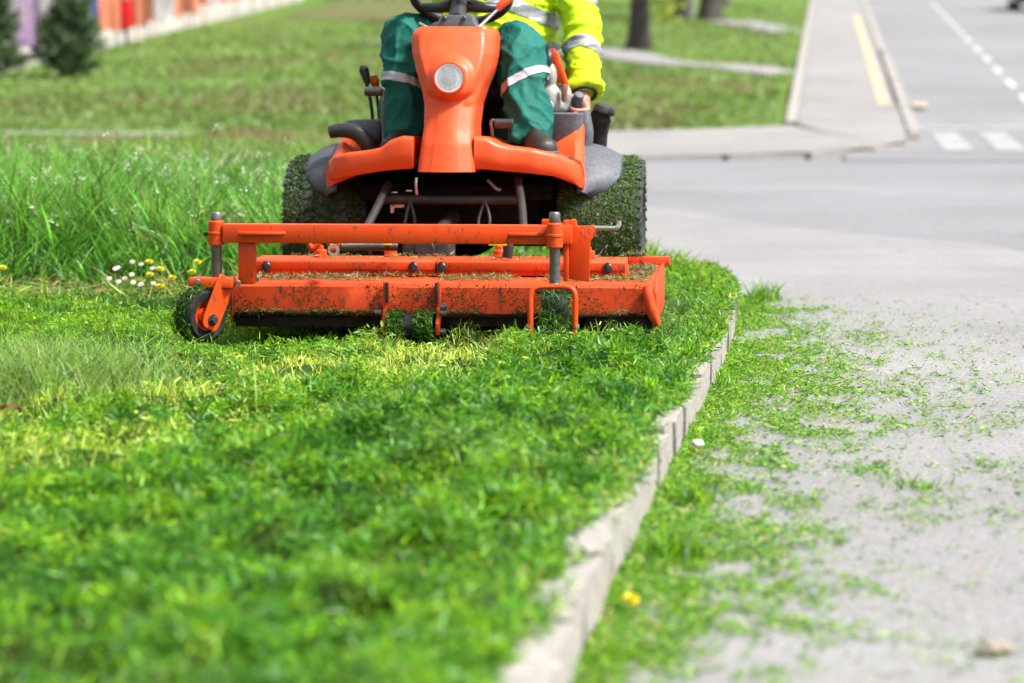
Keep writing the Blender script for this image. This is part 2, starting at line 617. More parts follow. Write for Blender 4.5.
def lying(n, pitch=25.0):
    """random directions close to the ground, with random roll"""
    a = RNG.uniform(0, 2 * math.pi, n)
    p = np.radians(RNG.normal(6, pitch, n))
    D = np.stack([np.cos(a) * np.cos(p), np.sin(a) * np.cos(p), np.sin(p)], 1)
    S = np.stack([-np.sin(a), np.cos(a), np.zeros(n)], 1)
    U = np.cross(D, S)
    ro = np.radians(RNG.normal(0, 40, n))[:, None]
    W = S * np.cos(ro) + U * np.sin(ro)
    B = U * RNG.normal(0.0, 0.25, n)[:, None] + S * RNG.normal(0, 0.15, n)[:, None]
    return D, W, B

def upright(n, lean=22.0, bend=0.35, dirx=None):
    a = RNG.uniform(0, 2 * math.pi, n) if dirx is None else dirx
    p = np.radians(np.abs(RNG.normal(0, lean, n)))
    H = np.stack([np.cos(a), np.sin(a), np.zeros(n)], 1)
    D = H * np.sin(p)[:, None] + np.array([0, 0, 1.0]) * np.cos(p)[:, None]
    W = np.stack([-np.sin(a), np.cos(a), np.zeros(n)], 1)
    ro = RNG.normal(0, 0.9, n)[:, None]
    W = unit(W * np.cos(ro) + H * np.sin(ro))
    B = H * RNG.uniform(0.1, 1, n)[:, None] * bend + np.array([0, 0, -1.0]) * (RNG.uniform(0, 1, n) * bend * 0.5)[:, None]
    return D, W, B

# ================================================================== THE SETTING
SL = 145.0 / 3000.0
def zs(y):
    """height of the hillside beyond the junction"""
    return SL * max(0.0, y - 34.0)

KX = [(-6, -0.62), (0, -0.30), (2, -0.16), (4.28, 0.05), (4.96, 0.11), (5.73, 0.19), (6.95, 0.33), (8.27, 0.49), (10.0, 0.70), (11.53, 0.86),
      (12.34, 0.925), (12.9, 0.935), (13.57, 0.92), (14.14, 0.84), (15.09, 0.70), (17.0, 0.30), (19.0, -0.5), (20.5, -1.8)]
KY = np.array([k[0] for k in KX]); KXX = np.array([k[1] for k in KX])
def xr(y):
    return np.interp(y, KY, KXX)

def sheet(name, pts, mat, zfun=lambda x, y: 0.0, parent=None, kind='structure', thick=0.0):
    """flat polygon sheet (fan of the outline) following zfun, optional skirt"""
    bm = nb()
    v = [bm.verts.new((x, y, zfun(x, y))) for x, y in pts]
    bm.faces.new(v)
    if thick:
        lo = [bm.verts.new((x, y, zfun(x, y) - thick)) for x, y in pts]
        n = len(pts)
        for i in range(n):
            bm.faces.new((v[i], v[(i + 1) % n], lo[(i + 1) % n], lo[i]))
    o = to_obj(name, bm, mat, parent, smooth=False)
    if kind and parent is None:
        o["kind"] = kind
    return o

def strip(name, left, right, mat, zoff, parent=None, kind='structure'):
    """ribbon between two polylines of equal length, laid on the hillside"""
    bm = nb()
    a = [bm.verts.new((x, y, zs(y) + zoff)) for x, y in left]
    c = [bm.verts.new((x, y, zs(y) + zoff)) for x, y in right]
    for i in range(len(left) - 1):
        bm.faces.new((a[i], a[i + 1], c[i + 1], c[i]))
    o = to_obj(name, bm, mat, parent, smooth=False)
    if kind and parent is None:
        o["kind"] = kind
    return o

# ground to the horizon: a grid, gently uneven on the slope
gx = np.concatenate([np.linspace(-400, -40, 10), np.linspace(-30, 30, 61), np.linspace(40, 400, 10)])
gy = np.concatenate([[-80, -20, 10, 30, 33, 35.5, 37.2], np.arange(38, 110, 1.0), np.linspace(112, 160, 12), [200, 300, 500]])
GX, GY = np.meshgrid(gx, gy)
GZ = np.where(GY < 33.5, -0.12, np.where(GY < 38, SL * (GY - 34) - 0.08, SL * (GY - 34)))
und = (fbm(GX, GY, 0.25, 5, 2) - 0.5) * 0.28 * np.clip((GY - 42) / 8, 0, 1) * np.clip((82 - GY) / 8, 0, 1) * np.clip((3.4 + 0.104 * (GY - 39) - GX) / 2.0, 0, 1) * np.clip((GX + 8.0) / 3, 0, 1)
GZ = GZ + und - 0.25 * (GX > 3.95 + 0.104 * (GY - 39.8)) * (GY > 33)
V = np.stack([GX, GY, GZ], 2).reshape(-1, 3)
ni, nj = GX.shape
I, J = np.meshgrid(np.arange(ni - 1), np.arange(nj - 1), indexing='ij')
Fq = np.stack([I * nj + J, I * nj + J + 1, (I + 1) * nj + J + 1, (I + 1) * nj + J], 2).reshape(-1, 4)
tag(to_obj("ground", raw_mesh("ground", V, Fq), "far_turf"), kind='structure')
def gz(x, y):
    """height of the ground sheet on the hillside"""
    i = int(np.clip(np.searchsorted(gy, y) - 1, 0, len(gy) - 2)); j = int(np.clip(np.searchsorted(gx, x) - 1, 0, len(gx) - 2))
    u = (y - gy[i]) / (gy[i + 1] - gy[i]); w = (x - gx[j]) / (gx[j + 1] - gx[j])
    return float((GZ[i, j] * (1 - w) + GZ[i, j + 1] * w) * (1 - u) + (GZ[i + 1, j] * (1 - w) + GZ[i + 1, j + 1] * w) * u)

# cross road + side street
road = sheet("road", [(-120, 8), (120, 8), (120, 37), (6, 36.4), (4.3, 35.6), (1.5, 34.6), (-4, 33.4), (-120, 30)], "asphalt_road", lambda x, y: -0.03)
ys = [34.0, 35, 36, 38, 45, 60, 90, 150, 300]
kerbx = lambda y: 5.09 + 0.107 * (y - 37.9)
street = strip("side_street", [(kerbx(y) - (0.05 if y > 39 else 0.9), y) for y in ys], [(kerbx(y) + 6.2 + max(0, 38 - y) * 1.5, y) for y in ys], "asphalt_road", -0.022)
# footway round the corner and up the street
FK = [(-60, 30.9), (-20, 31.9), (-10, 32.3), (-3.96, 32.9), (-1.5, 33.4), (1.45, 34.12), (2.8, 34.5), (3.83, 35.05), (4.5, 35.9), (4.85, 36.9), (5.09, 37.9)]
def fk_y(x):
    return float(np.interp(x, [p[0] for p in FK], [p[1] for p in FK]))
yl = [-1]
bm = nb()
lowerE = [(-60, 30.9), (-20, 31.9), (-10, 32.3), (-3.96, 32.9), (-1.5, 33.4), (1.45, 34.12), (2.8, 34.5), (3.83, 35.05), (4.5, 35.9)]
upperE = [(-60, 38.6), (-20, 38.6), (-10, 38.6), (-3.96, 38.0), (-1.5, 38.2), (1.45, 38.4), (2.6, 38.8), (3.55, 39.4), (3.62, 39.6)]
rows = 4
grid = []
for r_ in range(rows + 1):
    t = r_ / rows
    grid.append([bm.verts.new((a[0] * (1 - t) + c[0] * t, a[1] * (1 - t) + c[1] * t, zs(a[1] * (1 - t) + c[1] * t) + 0.02)) for a, c in zip(lowerE, upperE)])
for r_ in range(rows):
    for i in range(len(lowerE) - 1):
        bm.faces.new((grid[r_][i], grid[r_][i + 1], grid[r_ + 1][i + 1], grid[r_ + 1][i]))
footway = tag(to_obj("footway", bm, "footway", smooth=False), kind='structure')
ys2 = [35.9, 36.9, 37.9, 39.6, 45, 52, 60, 75, 90, 110, 150, 300]
swl = lambda y: 3.78 + 0.1037 * (y - 39.8)
fl = [(4.5 + (3.62 - 4.5) * np.clip((y - 35.9) / 3.7, 0, 1) if y < 39.6 else swl(y), y) for y in ys2]
fr = [(float(np.interp(y, [p[1] for p in FK], [p[0] for p in FK])) if y < 37.9 else kerbx(y) - 0.14, y) for y in ys2]
strip("side_footway", fl, fr, "footway", 0.024)
strip("right_footway", [(kerbx(y) + 6.3, y) for y in ys2[2:]], [(kerbx(y) + 8.2, y) for y in ys2[2:]], "footway", 0.05)

# verge between the far kerb and the garden path, path across the lawn, soil bed
VX = [-60, -20, -10, -6.4, -5, -4.1, -3.8, -3.5, -2.5, -1.2, -0.4]
bm = nb()
lo_, hi_ = [], []
for x in VX:
    y0 = fk_y(x) + 0.18
    y1 = float(np.interp(x, [-60, -6.4, -4.1, -3.5, -0.4], [37.4, 37.4, 37.0, 38.35, 38.4]))
    lo_.append([bm.verts.new((x, y0 + (y1 - y0) * t, zs(y0 + (y1 - y0) * t) + 0.03 + 0.03 * math.sin(math.pi * t))) for t in np.linspace(0, 1, 6)])
for a, c in zip(lo_[:-1], lo_[1:]):
    for i in range(5):
        bm.faces.new((a[i], c[i], c[i + 1], a[i + 1]))
tag(to_obj("verge", bm, "verge_turf"), kind='structure')
def lawn_path(name, pts, w, mat="footway"):
    L = []; Rr = []
    sp = smooth_path([(x, y, 0) for x, y in pts], 8)
    for i, p in enumerate(sp):
        a = sp[max(0, i - 1)]; c = sp[min(len(sp) - 1, i + 1)]
        t = (c - a).normalized()
        nrm = Vector((-t.y, t.x, 0)) * w / 2
        L.append(p + nrm); Rr.append(p - nrm)
    bm = nb()
    va = [bm.verts.new((p.x, p.y, gz(p.x, p.y) + 0.035)) for p in L]
    vc = [bm.verts.new((p.x, p.y, gz(p.x, p.y) + 0.035)) for p in Rr]
    for i in range(len(L) - 1):
        bm.faces.new((va[i], va[i + 1], vc[i + 1], vc[i]))
    return tag(to_obj(name, bm, mat, smooth=False), kind='structure')
lawn_path("path", [(-3.0, 66.5), (0.0, 64.5), (1.9, 62.0), (3.4, 57.0), (5.0, 52.5)], 1.5)
lawn_path("upper_path", [(5.9, 81.6), (6.3, 77.5), (6.7, 74.8), (7.1, 72.8)], 1.3)
yy_ = list(np.arange(79, 105.1, 1.0))
strip("soil_bed", [(-6.6 + 0.035 * (y - 80) + 1.1 * math.sin(y * 1.7) * (1 if y < 84 else 0.3) + max(0, 84 - y) * 1.1, y) for y in yy_], [(1.0 + 0.06 * (y - 80) + 0.8 * math.sin(y * 1.3 + 1) - max(0, 85 - y) * 0.8, y) for y in yy_], "bare_soil", 0.02)

# edging strip along the lawn side of the street footway; far kerb stones; street kerb stones
strip("footway_edging", [(swl(y) - 0.16, y) for y in ys2[3:]], [(swl(y) - 0.005, y) for y in ys2[3:]], "kerb_pale", 0.055)
kerb_far = tag(empty("far_kerb"), kind='structure')
stone_me = None
def stone_mesh(name, L, w, h, jag, seed, cuts=(4, 2, 2)):
    bm = nb()
    nx, ny, nz = cuts
    bmesh.ops.create_cube(bm, size=1.0)
    bmesh.ops.subdivide_edges(bm, edges=[e for e in bm.edges if abs((e.verts[0].co - e.verts[1].co).x) > 0.5], cuts=nx, use_grid_fill=True)
    bmesh.ops.subdivide_edges(bm, edges=[e for e in bm.edges if abs((e.verts[0].co - e.verts[1].co).z) > 0.5], cuts=nz, use_grid_fill=True)
    for v in bm.verts:
        p = Vector((v.co.x * L, v.co.y * w, v.co.z * h))
        q = p * 14.0 + Vector((seed * 7.3, seed * 3.1, 0))
        d = mnoise.noise_vector(q) * jag
        if v.co.z > 0.49:
            d.z -= abs(mnoise.noise(q * 1.7)) * jag * 1.5
            if abs(v.co.y) > 0.4: d.z -= jag * 0.5
        if abs(v.co.x) > 0.49: d.x *= 0.3
        v.co = p + d
    return bm
fm = stone_mesh("kerb_stone", 0.97, 0.15, 0.16, 0.008, 3, (3, 1, 1))
first = to_obj("kerb_stone", fm, "kerb_pale", kerb_far)
SP = smooth_path([(x, y, 0) for x, y in FK[1:]] + [(kerbx(y), y, 0) for y in (39, 41, 45, 50, 56, 62)], 24)
acc = 0.0; last = SP[0]; k = 0
for p in SP[1:]:
    acc += (p - last).length
    if acc >= 1.0:
        acc = 0
        o = first if k == 0 else first.copy()
        if k: COL.objects.link(o)
        t = (p - last).normalized()
        o.location = (p.x, p.y, zs(p.y) + 0.02 - 0.079 + random.uniform(-0.006, 0.004))
        o.rotation_euler = (0, -math.atan(SL) * t.y if p.y > 38 else 0, math.atan2(t.y, t.x) + random.uniform(-0.02, 0.02))
        k += 1
    last = p
strip("street_kerb", [(kerbx(y) - 0.12, y) for y in [62, 75, 90, 150, 300]], [(kerbx(y) + 0.03, y) for y in [62, 75, 90, 150, 300]], "kerb_pale", 0.05)

# painted markings: every dash and block is a piece of the road
def mark(pts, mat, z, parent, name="road_marking"):
    return sheet(name, pts, mat, lambda x, y: zs(y) + z, parent)
dashx = lambda y: 8.03 + 0.1134 * (y - 47.6)
y = 40.0
while y < 104:
    L = 2.6
    mark([(dashx(y) - 0.06, y), (dashx(y) + 0.06, y), (dashx(y + L) + 0.06, y + L), (dashx(y + L) - 0.06, y + L)], "marking_white", -0.016, street)
    y += 4.6 if int(y) % 3 else 5.4
for i in range(8):
    x0 = 5.34 + i * 0.62
    mark([(x0 - 0.24, 35.4), (x0 + 0.12, 35.4), (x0 + 0.36, 38.6), (x0 + 0.02, 38.6)], "marking_worn", -0.014, street)
mark([(5.0, 39.3), (12, 39.9), (12, 40.1), (5.0, 39.5)], "marking_white", -0.013, street)
for x0, x1 in ((-8.5, -6.5), (-4.5, -2.6), (-1.0, 0.1), (1.15, 1.75), (2.15, 2.95), (4.6, 6.6)):
    sheet("road_marking", [(x0, 25.55), (x1, 25.55), (x1, 25.75), (x0, 25.75)], "asphalt_pale", lambda x, y: -0.026, road)
ylx = lambda y: 5.44 + (10.03 - 5.44) / (87.69 - 43.68) * (y - 43.68)
strip("yellow_line", [(ylx(y) - 0.12, y) for y in (43.7, 60, 75, 87)], [(ylx(y) + 0.04, y) for y in (43.7, 60, 75, 87)], "marking_yellow", 0.030)
mark([(5.78, 43.3), (5.98, 43.3), (6.1, 44.3), (5.9, 44.3)], "marking_yellow", 0.030, None, "yellow_patch")["kind"] = 'structure'

# driveway in front, a slab a finger above the road
edge = [(30, 9.0), (8, 12.6), (4.2, 14.6), (3.3, 15.5), (2.84, 16.5), (2.76, 17.3), (2.2, 18.3), (1.84, 19.05), (1.4, 20.6), (1.03, 22.3), (0.2, 23.5), (-2.0, 24.6), (-9, 25.2), (-60, 25.5)]
near = [(-60, -40), (30, -40)]
driveway = sheet("driveway", near + edge, "asphalt_light", lambda x, y: 0.0, thick=0.06)

# lawn --------------------------------------------------------------------------------------
TRK = 0.0
def lawn_h(x, y):
    d = xr(y) - x
    cl_ = fbm(x, y, 6.5, 3, 2)
    lump = np.clip(cl_ - 0.36, -0.1, 1) * (0.115 + 0.05 * np.clip(1.4 - d, 0, 1)) + (fbm(x, y, 1.1, 9, 2) - 0.5) * 0.04
    pile = np.clip(1.2 - np.abs(d - 0.38) / 0.38, 0, 1) * (0.012 + 0.05 * (fbm(x, y, 3.3, 21, 2) - 0.35))
    w = np.clip((d - 0.08) / 0.14, 0, 1)
    dip = np.exp(-((x - 0.135) ** 2 + (y - 9.62) ** 2) / 0.013) * 0.05 + np.exp(-((x + 1.03) ** 2 + (y - 9.83) ** 2) / 0.01) * 0.03
    return 0.113 - 0.033 * w + lump * w + pile * w - dip
ly_ = np.concatenate([np.arange(-5, 3.5, 0.5), np.arange(3.5, 14.5, 0.06), np.arange(14.6, 20.5, 0.3)])
lu = np.concatenate([np.linspace(0, 0.88, 14), np.linspace(0.885, 1.0, 62)])
LX = -30 + (xr(ly_)[:, None] - 0.075 + 30) * lu[None, :]
LY = np.repeat(ly_[:, None], len(lu), 1)
LZ = lawn_h(LX, LY) - 0.012
V = np.stack([LX, LY, LZ], 2).reshape(-1, 3)
ni, nj = LX.shape
I, J = np.meshgrid(np.arange(ni - 1), np.arange(nj - 1), indexing='ij')
Fq = np.stack([I * nj + J, I * nj + J + 1, (I + 1) * nj + J + 1, (I + 1) * nj + J], 2).reshape(-1, 4)
tag(to_obj("lawn", raw_mesh("lawn", V, Fq), "lawn_soil"), kind='structure')

# near kerb: short weathered stones, each its own piece
kerb = tag(empty("kerb"), kind='structure')
shapes = [stone_mesh("kerb_stone", 0.30, 0.112, 0.24, 0.007, s, (7, 1, 4)) for s in range(7)]
meshes = []
for s in shapes:
    bmesh.ops.recalc_face_normals(s, faces=s.faces)
    me = bpy.data.meshes.new("kerb_stone"); s.to_mesh(me); s.free()
    me.polygons.foreach_set("use_smooth", [True] * len(me.polygons)); me.set_sharp_from_angle(angle=R(30))
    me.materials.append(MATS["kerb_concrete"]); meshes.append(me)
s_pos = 2.4; k = 0
while s_pos < 13.9:
    L = random.choice((0.24, 0.29, 0.33, 0.37))
    y = s_pos + L / 2 * 0.99
    t = math.atan2(1.0, (float(xr(y + 0.05)) - float(xr(y - 0.05))) / 0.1)
    o = bpy.data.objects.new("kerb_stone", meshes[random.randrange(7)])
    COL.objects.link(o); o.parent = kerb
    o.location = (float(xr(y)) - 0.053 + random.uniform(-0.003, 0.003), y, 0.12 - 0.118 + random.uniform(-0.008, 0.005) - (random.choice((0, 0, 0.008, 0.014)) if y > 8.3 else 0))
    o.rotation_euler = (random.uniform(-0.04, 0.03), random.uniform(-0.03, 0.03) * (1 if y < 8.3 else 2), t + random.uniform(-0.035, 0.035))
    o.scale = ((L - random.uniform(0.008, 0.018)) / 0.30, 1, 1)
    s_pos += L; k += 1

# ================================================================== GRASS
LIME = np.array([0.185, 0.350, 0.008]); MID = np.array([0.072, 0.228, 0.008]); DEEP = np.array([0.020, 0.100, 0.006])
PALE = np.array([0.44, 0.53, 0.085]); STRAW = np.array([0.42, 0.34, 0.16]); BLUE = np.array([0.10, 0.20, 0.045])
def field(n, y0, y1, margin=0.55):
    """random points on the near lawn inside what the camera and a step aside can see"""
    y = RNG.uniform(y0, y1, int(n * 2.2))
    w0 = -(0.171 * y + margin)
    x = RNG.uniform(-(0.171 * y1 + margin), 1.0, len(y))
    ok = (x > w0) & (x < xr(y) - np.where(y > 8.2, 0.012, 0.060) - np.where(y > 8.2, 0.06, 0.035) * vnoise(x * 0, y, 5.0, 44))
    return x[ok][:n], y[ok][:n]
def pale_w(x, y):
    """the raked, freshly cut swath in front of the deck: cut bases show yellow"""
    line = 9.45 + (x + 0.15) * 1.15
    return 1.3 * (np.exp(-((y - line) / 0.50) ** 2) + 0.7 * np.exp(-((y - line + 1.35) / 0.40) ** 2) * np.clip((-0.2 - x) / 0.6, 0, 1)) * np.clip((0.45 - x) / 0.5, 0, 1) * (0.3 + fbm(x, y, 1.6, 31, 2)) 
def lawn_col(x, y, n):
    g = 0.6 * fbm(x, y, 1.3, 41, 3) + 0.4 * fbm(x, y, 6.5, 3, 2) + RNG.normal(0, 0.15, n)  # shares the clump noise of lawn_h: hollows coloured darker, shade painted in
    c = np.where((g < 0.42)[:, None], DEEP, np.where((g < 0.60)[:, None], MID, LIME))
    p = np.clip(pale_w(x, y), 0, 1)
    pick = RNG.uniform(0, 1, n)
    c = np.where((pick < 0.75 * p)[:, None], PALE, np.where((pick < 1.0 * p)[:, None], LIME, c))
    c = np.where((RNG.uniform(0, 1, n) < 0.010)[:, None], STRAW * 0.8, c)
    bl = (fbm(x, y, 0.9, 77, 2) > 0.60) & (RNG.uniform(0, 1, n) < 0.45)
    c = np.where(bl[:, None], BLUE, c)
    return jitter(c, 0.22)

n = 115000
x, y = field(n, 3.3, 13.6); n = len(x)
D, W, B = upright(n, 28, 0.5)
P = np.stack([x, y, lawn_h(x, y) - 0.012], 1)
ln = RNG.uniform(0.020, 0.046, n) * (0.75 + 0.7 * fbm(x, y, 3, 8, 2))
me = blade_mesh("lawn_grass", P, D, W, B, ln, RNG.uniform(0.002, 0.0038, n), lawn_col(x, y, n), 2)
tag(to_obj("lawn_grass", me, "grass_blade", smooth=False), "short freshly mown green grass in front of the mower", "grass", kind='stuff')

n = 210000
x, y = field(n, 3.3, 13.4); n = len(x)
cl = fbm(x, y, 7.0, 55, 2)
keep = RNG.uniform(0, 1, n) < np.clip(0.3 + 1.5 * (cl - 0.3), 0.15, 1) * np.clip(1.15 - 1.1 * pale_w(x, y), 0.15, 1)
x, y, cl = x[keep], y[keep], cl[keep]; n = len(x)
D, W, B = lying(n, 30)
P = np.stack([x, y, lawn_h(x, y) + RNG.uniform(0.0, 0.022, n) + 0.03 * np.clip(cl - 0.45, 0, 1) * 2], 1)
big = RNG.uniform(0, 1, n) < 0.07
ln = np.where(big, RNG.uniform(0.010, 0.022, n), RNG.uniform(0.008, 0.030, n))
wd = np.where(big, RNG.uniform(0.006, 0.011, n), RNG.uniform(0.0024, 0.0052, n))
c = lawn_col(x, y, n)
me = blade_mesh("lawn_clippings", P, D, W, B, ln, wd, c, 2, prof=[0.6, 1.0, 0.35])
tag(to_obj("lawn_clippings", me, "grass_blade", smooth=False), "loose green grass clippings lying over the mown lawn", "clippings", kind='stuff')

# matted heaps of fresh clippings, thickest from the deck down along the kerb
hc = 950
x0, y0 = field(hc * 3, 3.6, 9.35); dk = xr(y0) - x0
kp = RNG.uniform(0, 1, len(x0)) < np.clip(0.95 - 0.42 * dk, 0.22, 1) * np.clip(1.1 - 2.0 * pale_w(x0, y0), 0.03, 1) * np.clip(0.25 + 1.6 * (fbm(x0, y0, 1.5, 23, 2) - 0.25), 0.1, 1)
x0, y0 = x0[kp][:hc], y0[kp][:hc]; hc = len(x0)
per = 120
rad = RNG.uniform(0.035, 0.085, hc); hgt = rad * RNG.uniform(0.35, 0.65, hc)
tone = np.repeat(RNG.uniform(0, 1, hc), per)
q = np.sqrt(RNG.uniform(0, 1, (hc, per))); th = RNG.uniform(0, 2 * math.pi, (hc, per))
x = (x0[:, None] + rad[:, None] * q * np.cos(th)).ravel(); y = (y0[:, None] + rad[:, None] * q * np.sin(th)).ravel()
zt = (hgt[:, None] * (1 - q ** 2) * RNG.uniform(0.55, 1.0, (hc, per))).ravel()
ok = x < xr(y) - 0.005; x, y, zt, tone = x[ok], y[ok], zt[ok], tone[ok]; n = len(x)
D, W, B = lying(n, 26)
P = np.stack([x, y, lawn_h(x, y) + 0.012 + zt], 1)
g = 0.55 * tone + 0.45 * RNG.uniform(0, 1, n)
c = jitter(np.where((g < 0.38)[:, None], DEEP, np.where((g < 0.72)[:, None], MID, LIME)), 0.25)
me = blade_mesh("clipping_heaps", P, D, W, B, RNG.uniform(0.014, 0.042, n), RNG.uniform(0.003, 0.007, n), c, 2, prof=[0.6, 1.0, 0.3])
tag(to_obj("clipping_heaps", me, "grass_blade", smooth=False), "matted heaps of fresh clippings on the lawn along the kerb", "clippings", kind='stuff')

# clippings blown over the driveway, thick at the kerb and thinning out
n = 520000
y = RNG.uniform(3.4, 13.3, n)
reach = np.interp(y, [3.4, 4.6, 5.5, 7.5, 9.5, 12, 13.3], [0.34, 0.42, 0.54, 0.76, 0.80, 0.44, 0.08])
d = np.where(RNG.uniform(0, 1, n) < 0.4, RNG.exponential(0.30, n), RNG.exponential(0.85, n)) * reach - 0.02
x = xr(y) + d
fine = vnoise(x, y * 0.6, 30.0, 61); mid_ = vnoise(x, y * 0.5, 9.0, 63); big_ = vnoise(x, y * 0.4, 2.2, 65)
cl = 0.45 * fine + 0.35 * mid_ + 0.2 * big_
sprd = np.exp(-np.clip(d, 0, 9) / (reach * 0.55))
keep = (d < 1.6) & (RNG.uniform(0, 1, n) < np.clip((cl - 0.50 + 0.26 * sprd) * 2.7, 0.035, 1) * 0.55)
x, y, d = x[keep], y[keep], d[keep]; n = len(x)
print("driveway clippings", n)
D, W, B = lying(n, 11)
P = np.stack([x, y, 0.003 + RNG.uniform(0.0, 0.008, n) + 0.012 * np.exp(-d / 0.10) * RNG.uniform(0, 1, n)], 1)
g = RNG.uniform(0, 1, n)
c = jitter(np.where((g < 0.25)[:, None], DEEP, np.where((g < 0.62)[:, None], MID, np.where((g < 0.93)[:, None], LIME, STRAW))), 0.22)
me = blade_mesh("driveway_clippings", P, D, W, B, RNG.uniform(0.006, 0.020, n), RNG.uniform(0.002, 0.005, n), c, 2, prof=[0.6, 1.0, 0.4])
tag(to_obj("driveway_clippings", me, "grass_blade", smooth=False), "green grass clippings scattered over the grey driveway", "clippings", kind='stuff')

# clippings caught on top of the kerb stones and trailing over their edge
n = 26000
y = RNG.uniform(3.4, 13.6, n); u = RNG.uniform(0.0, 0.125, n)
k_ = RNG.uniform(0, 1, n) < np.clip((vnoise(u * 6, y, 5.0, 51) * 0.5 + vnoise(u, y, 1.6, 53) * 0.5 - 0.52 + np.interp(y, [5, 8, 9.5], [0.08, 0.17, 0.28]) + u * 2.8) * 2.6, 0, 1)
y, u = y[k_], u[k_]; n = len(y)
D, W, B = lying(n, 22)
P = np.stack([xr(y) - u + 0.004, y, 0.114 + RNG.uniform(0, 0.02, n)], 1)
g = RNG.uniform(0, 1, n)
c = jitter(np.where((g < 0.3)[:, None], DEEP, np.where((g < 0.7)[:, None], MID, np.where((g < 0.94)[:, None], LIME, STRAW))), 0.22)
me = blade_mesh("kerb_clippings", P, D, W, B, RNG.uniform(0.01, 0.035, n), RNG.uniform(0.0025, 0.006, n), c, 2, prof=[0.6, 1.0, 0.4])
tag(to_obj("kerb_clippings", me, "grass_blade", smooth=False), "grass clippings caught along the top of the kerb", "clippings", kind='stuff')

# grass and weeds rooted along the kerb foot and hanging over its top
PX, PY, PZ, LN = [], [], [], []
for yy in np.arange(3.4, 13.4, 0.055):
    if vnoise(yy, 0.0, 2.6, 5) < (0.5 if yy < 8 else 0.36): continue
    m_ = RNG.integers(4, 15)
    PX.append(xr(yy) + np.abs(RNG.normal(0.015, 0.035, m_))); PY.append(yy + RNG.normal(0, 0.05, m_)); PZ.append(np.zeros(m_))
    LN.append(RNG.uniform(0.03, 0.10, m_) * (0.5 + 0.9 * vnoise(yy, 3.0, 3.1, 9)) * (0.45 if yy < 8 else 0.7))
for cx, cy, m_, h_ in ((1.10, 13.05, 190, 0.12), (1.02, 12.7, 120, 0.08), (0.97, 7.17, 60, 0.04), (0.33, 6.1, 260, 0.09), (0.42, 6.9, 200, 0.09), (0.10, 4.6, 260, 0.09)):
    PX.append(RNG.normal(cx, 0.035, m_)); PY.append(RNG.normal(cy, 0.05, m_)); PZ.append(np.zeros(m_)); LN.append(RNG.uniform(0.4, 1.0, m_) * h_)
for yy in np.arange(3.4, 13.6, 0.03):          # overhang on the lawn side
    if vnoise(yy, 7.0, 3.5, 15) < 0.45: continue
    m_ = 26
    PX.append(xr(yy) - (0.045 if yy > 8.2 else 0.078) - np.abs(RNG.normal(0, 0.035, m_))); PY.append(yy + RNG.normal(0, 0.03, m_)); PZ.append(np.full(m_, 0.112)); LN.append(RNG.uniform(0.02, 0.055, m_))
x = np.concatenate(PX); y = np.concatenate(PY); z = np.concatenate(PZ); ln = np.concatenate(LN); n = len(x)
D, W, B = upright(n, 34, 0.6)
g = RNG.uniform(0, 1, n)
c = jitter(np.where((g < 0.35)[:, None], DEEP, np.where((g < 0.7)[:, None], MID, LIME)), 0.22)
me = blade_mesh("kerb_weeds", np.stack([x, y, z], 1), D, W, B, ln, RNG.uniform(0.003, 0.006, n), c, 3)
tag(to_obj("kerb_weeds", me, "grass_blade", smooth=False), "green grass and weeds sprouting along the foot of the kerb", "weeds", kind='stuff')

# the rest of the lawn beside and behind the machine, coarser
n = 66000
y = np.concatenate([RNG.uniform(12.5, 20.2, n * 2 // 3), RNG.uniform(2.0, 14.0, n // 3)])
x = np.concatenate([-9 + (xr(y[: n * 2 // 3]) - 0.08 + 9) * RNG.uniform(0, 1, n * 2 // 3) ** 0.8, -(0.171 * y[n * 2 // 3:] + 0.5) - 5.0 * RNG.uniform(0, 1, n // 3) ** 1.6])
n = len(x)
D, W, B = upright(n, 34, 0.6)
P = np.stack([x, y, lawn_h(x, y) - 0.012], 1)
me = blade_mesh("outer_lawn_grass", P, D, W, B, RNG.uniform(0.04, 0.11, n), RNG.uniform(0.005, 0.011, n), lawn_col(x, y, n) * 0.85, 2)
tag(to_obj("outer_lawn_grass", me, "grass_blade", smooth=False), "coarser lawn grass beside and behind the mower", "grass", kind='stuff')

# longer pale tuft left standing at the left edge
n = 5200
x = RNG.normal(-1.36, 0.16, n); y = RNG.normal(8.55, 0.24, n)
D, W, B = upright(n, 26, 0.7)
P = np.stack([x, y, lawn_h(x, y) - 0.01], 1)
c = jitter(np.where((RNG.uniform(0, 1, n) < 0.5)[:, None], np.array([0.19, 0.29, 0.07]), np.array([0.11, 0.23, 0.03])), 0.25)
me = blade_mesh("grass_tuft", P, D, W, B, RNG.uniform(0.07, 0.19, n), RNG.uniform(0.0025, 0.0045, n), c, 4)
tag(to_obj("grass_tuft", me, "grass_blade", smooth=False), "pale fine grass tuft left standing at the left edge of the lawn", "grass", kind='stuff')

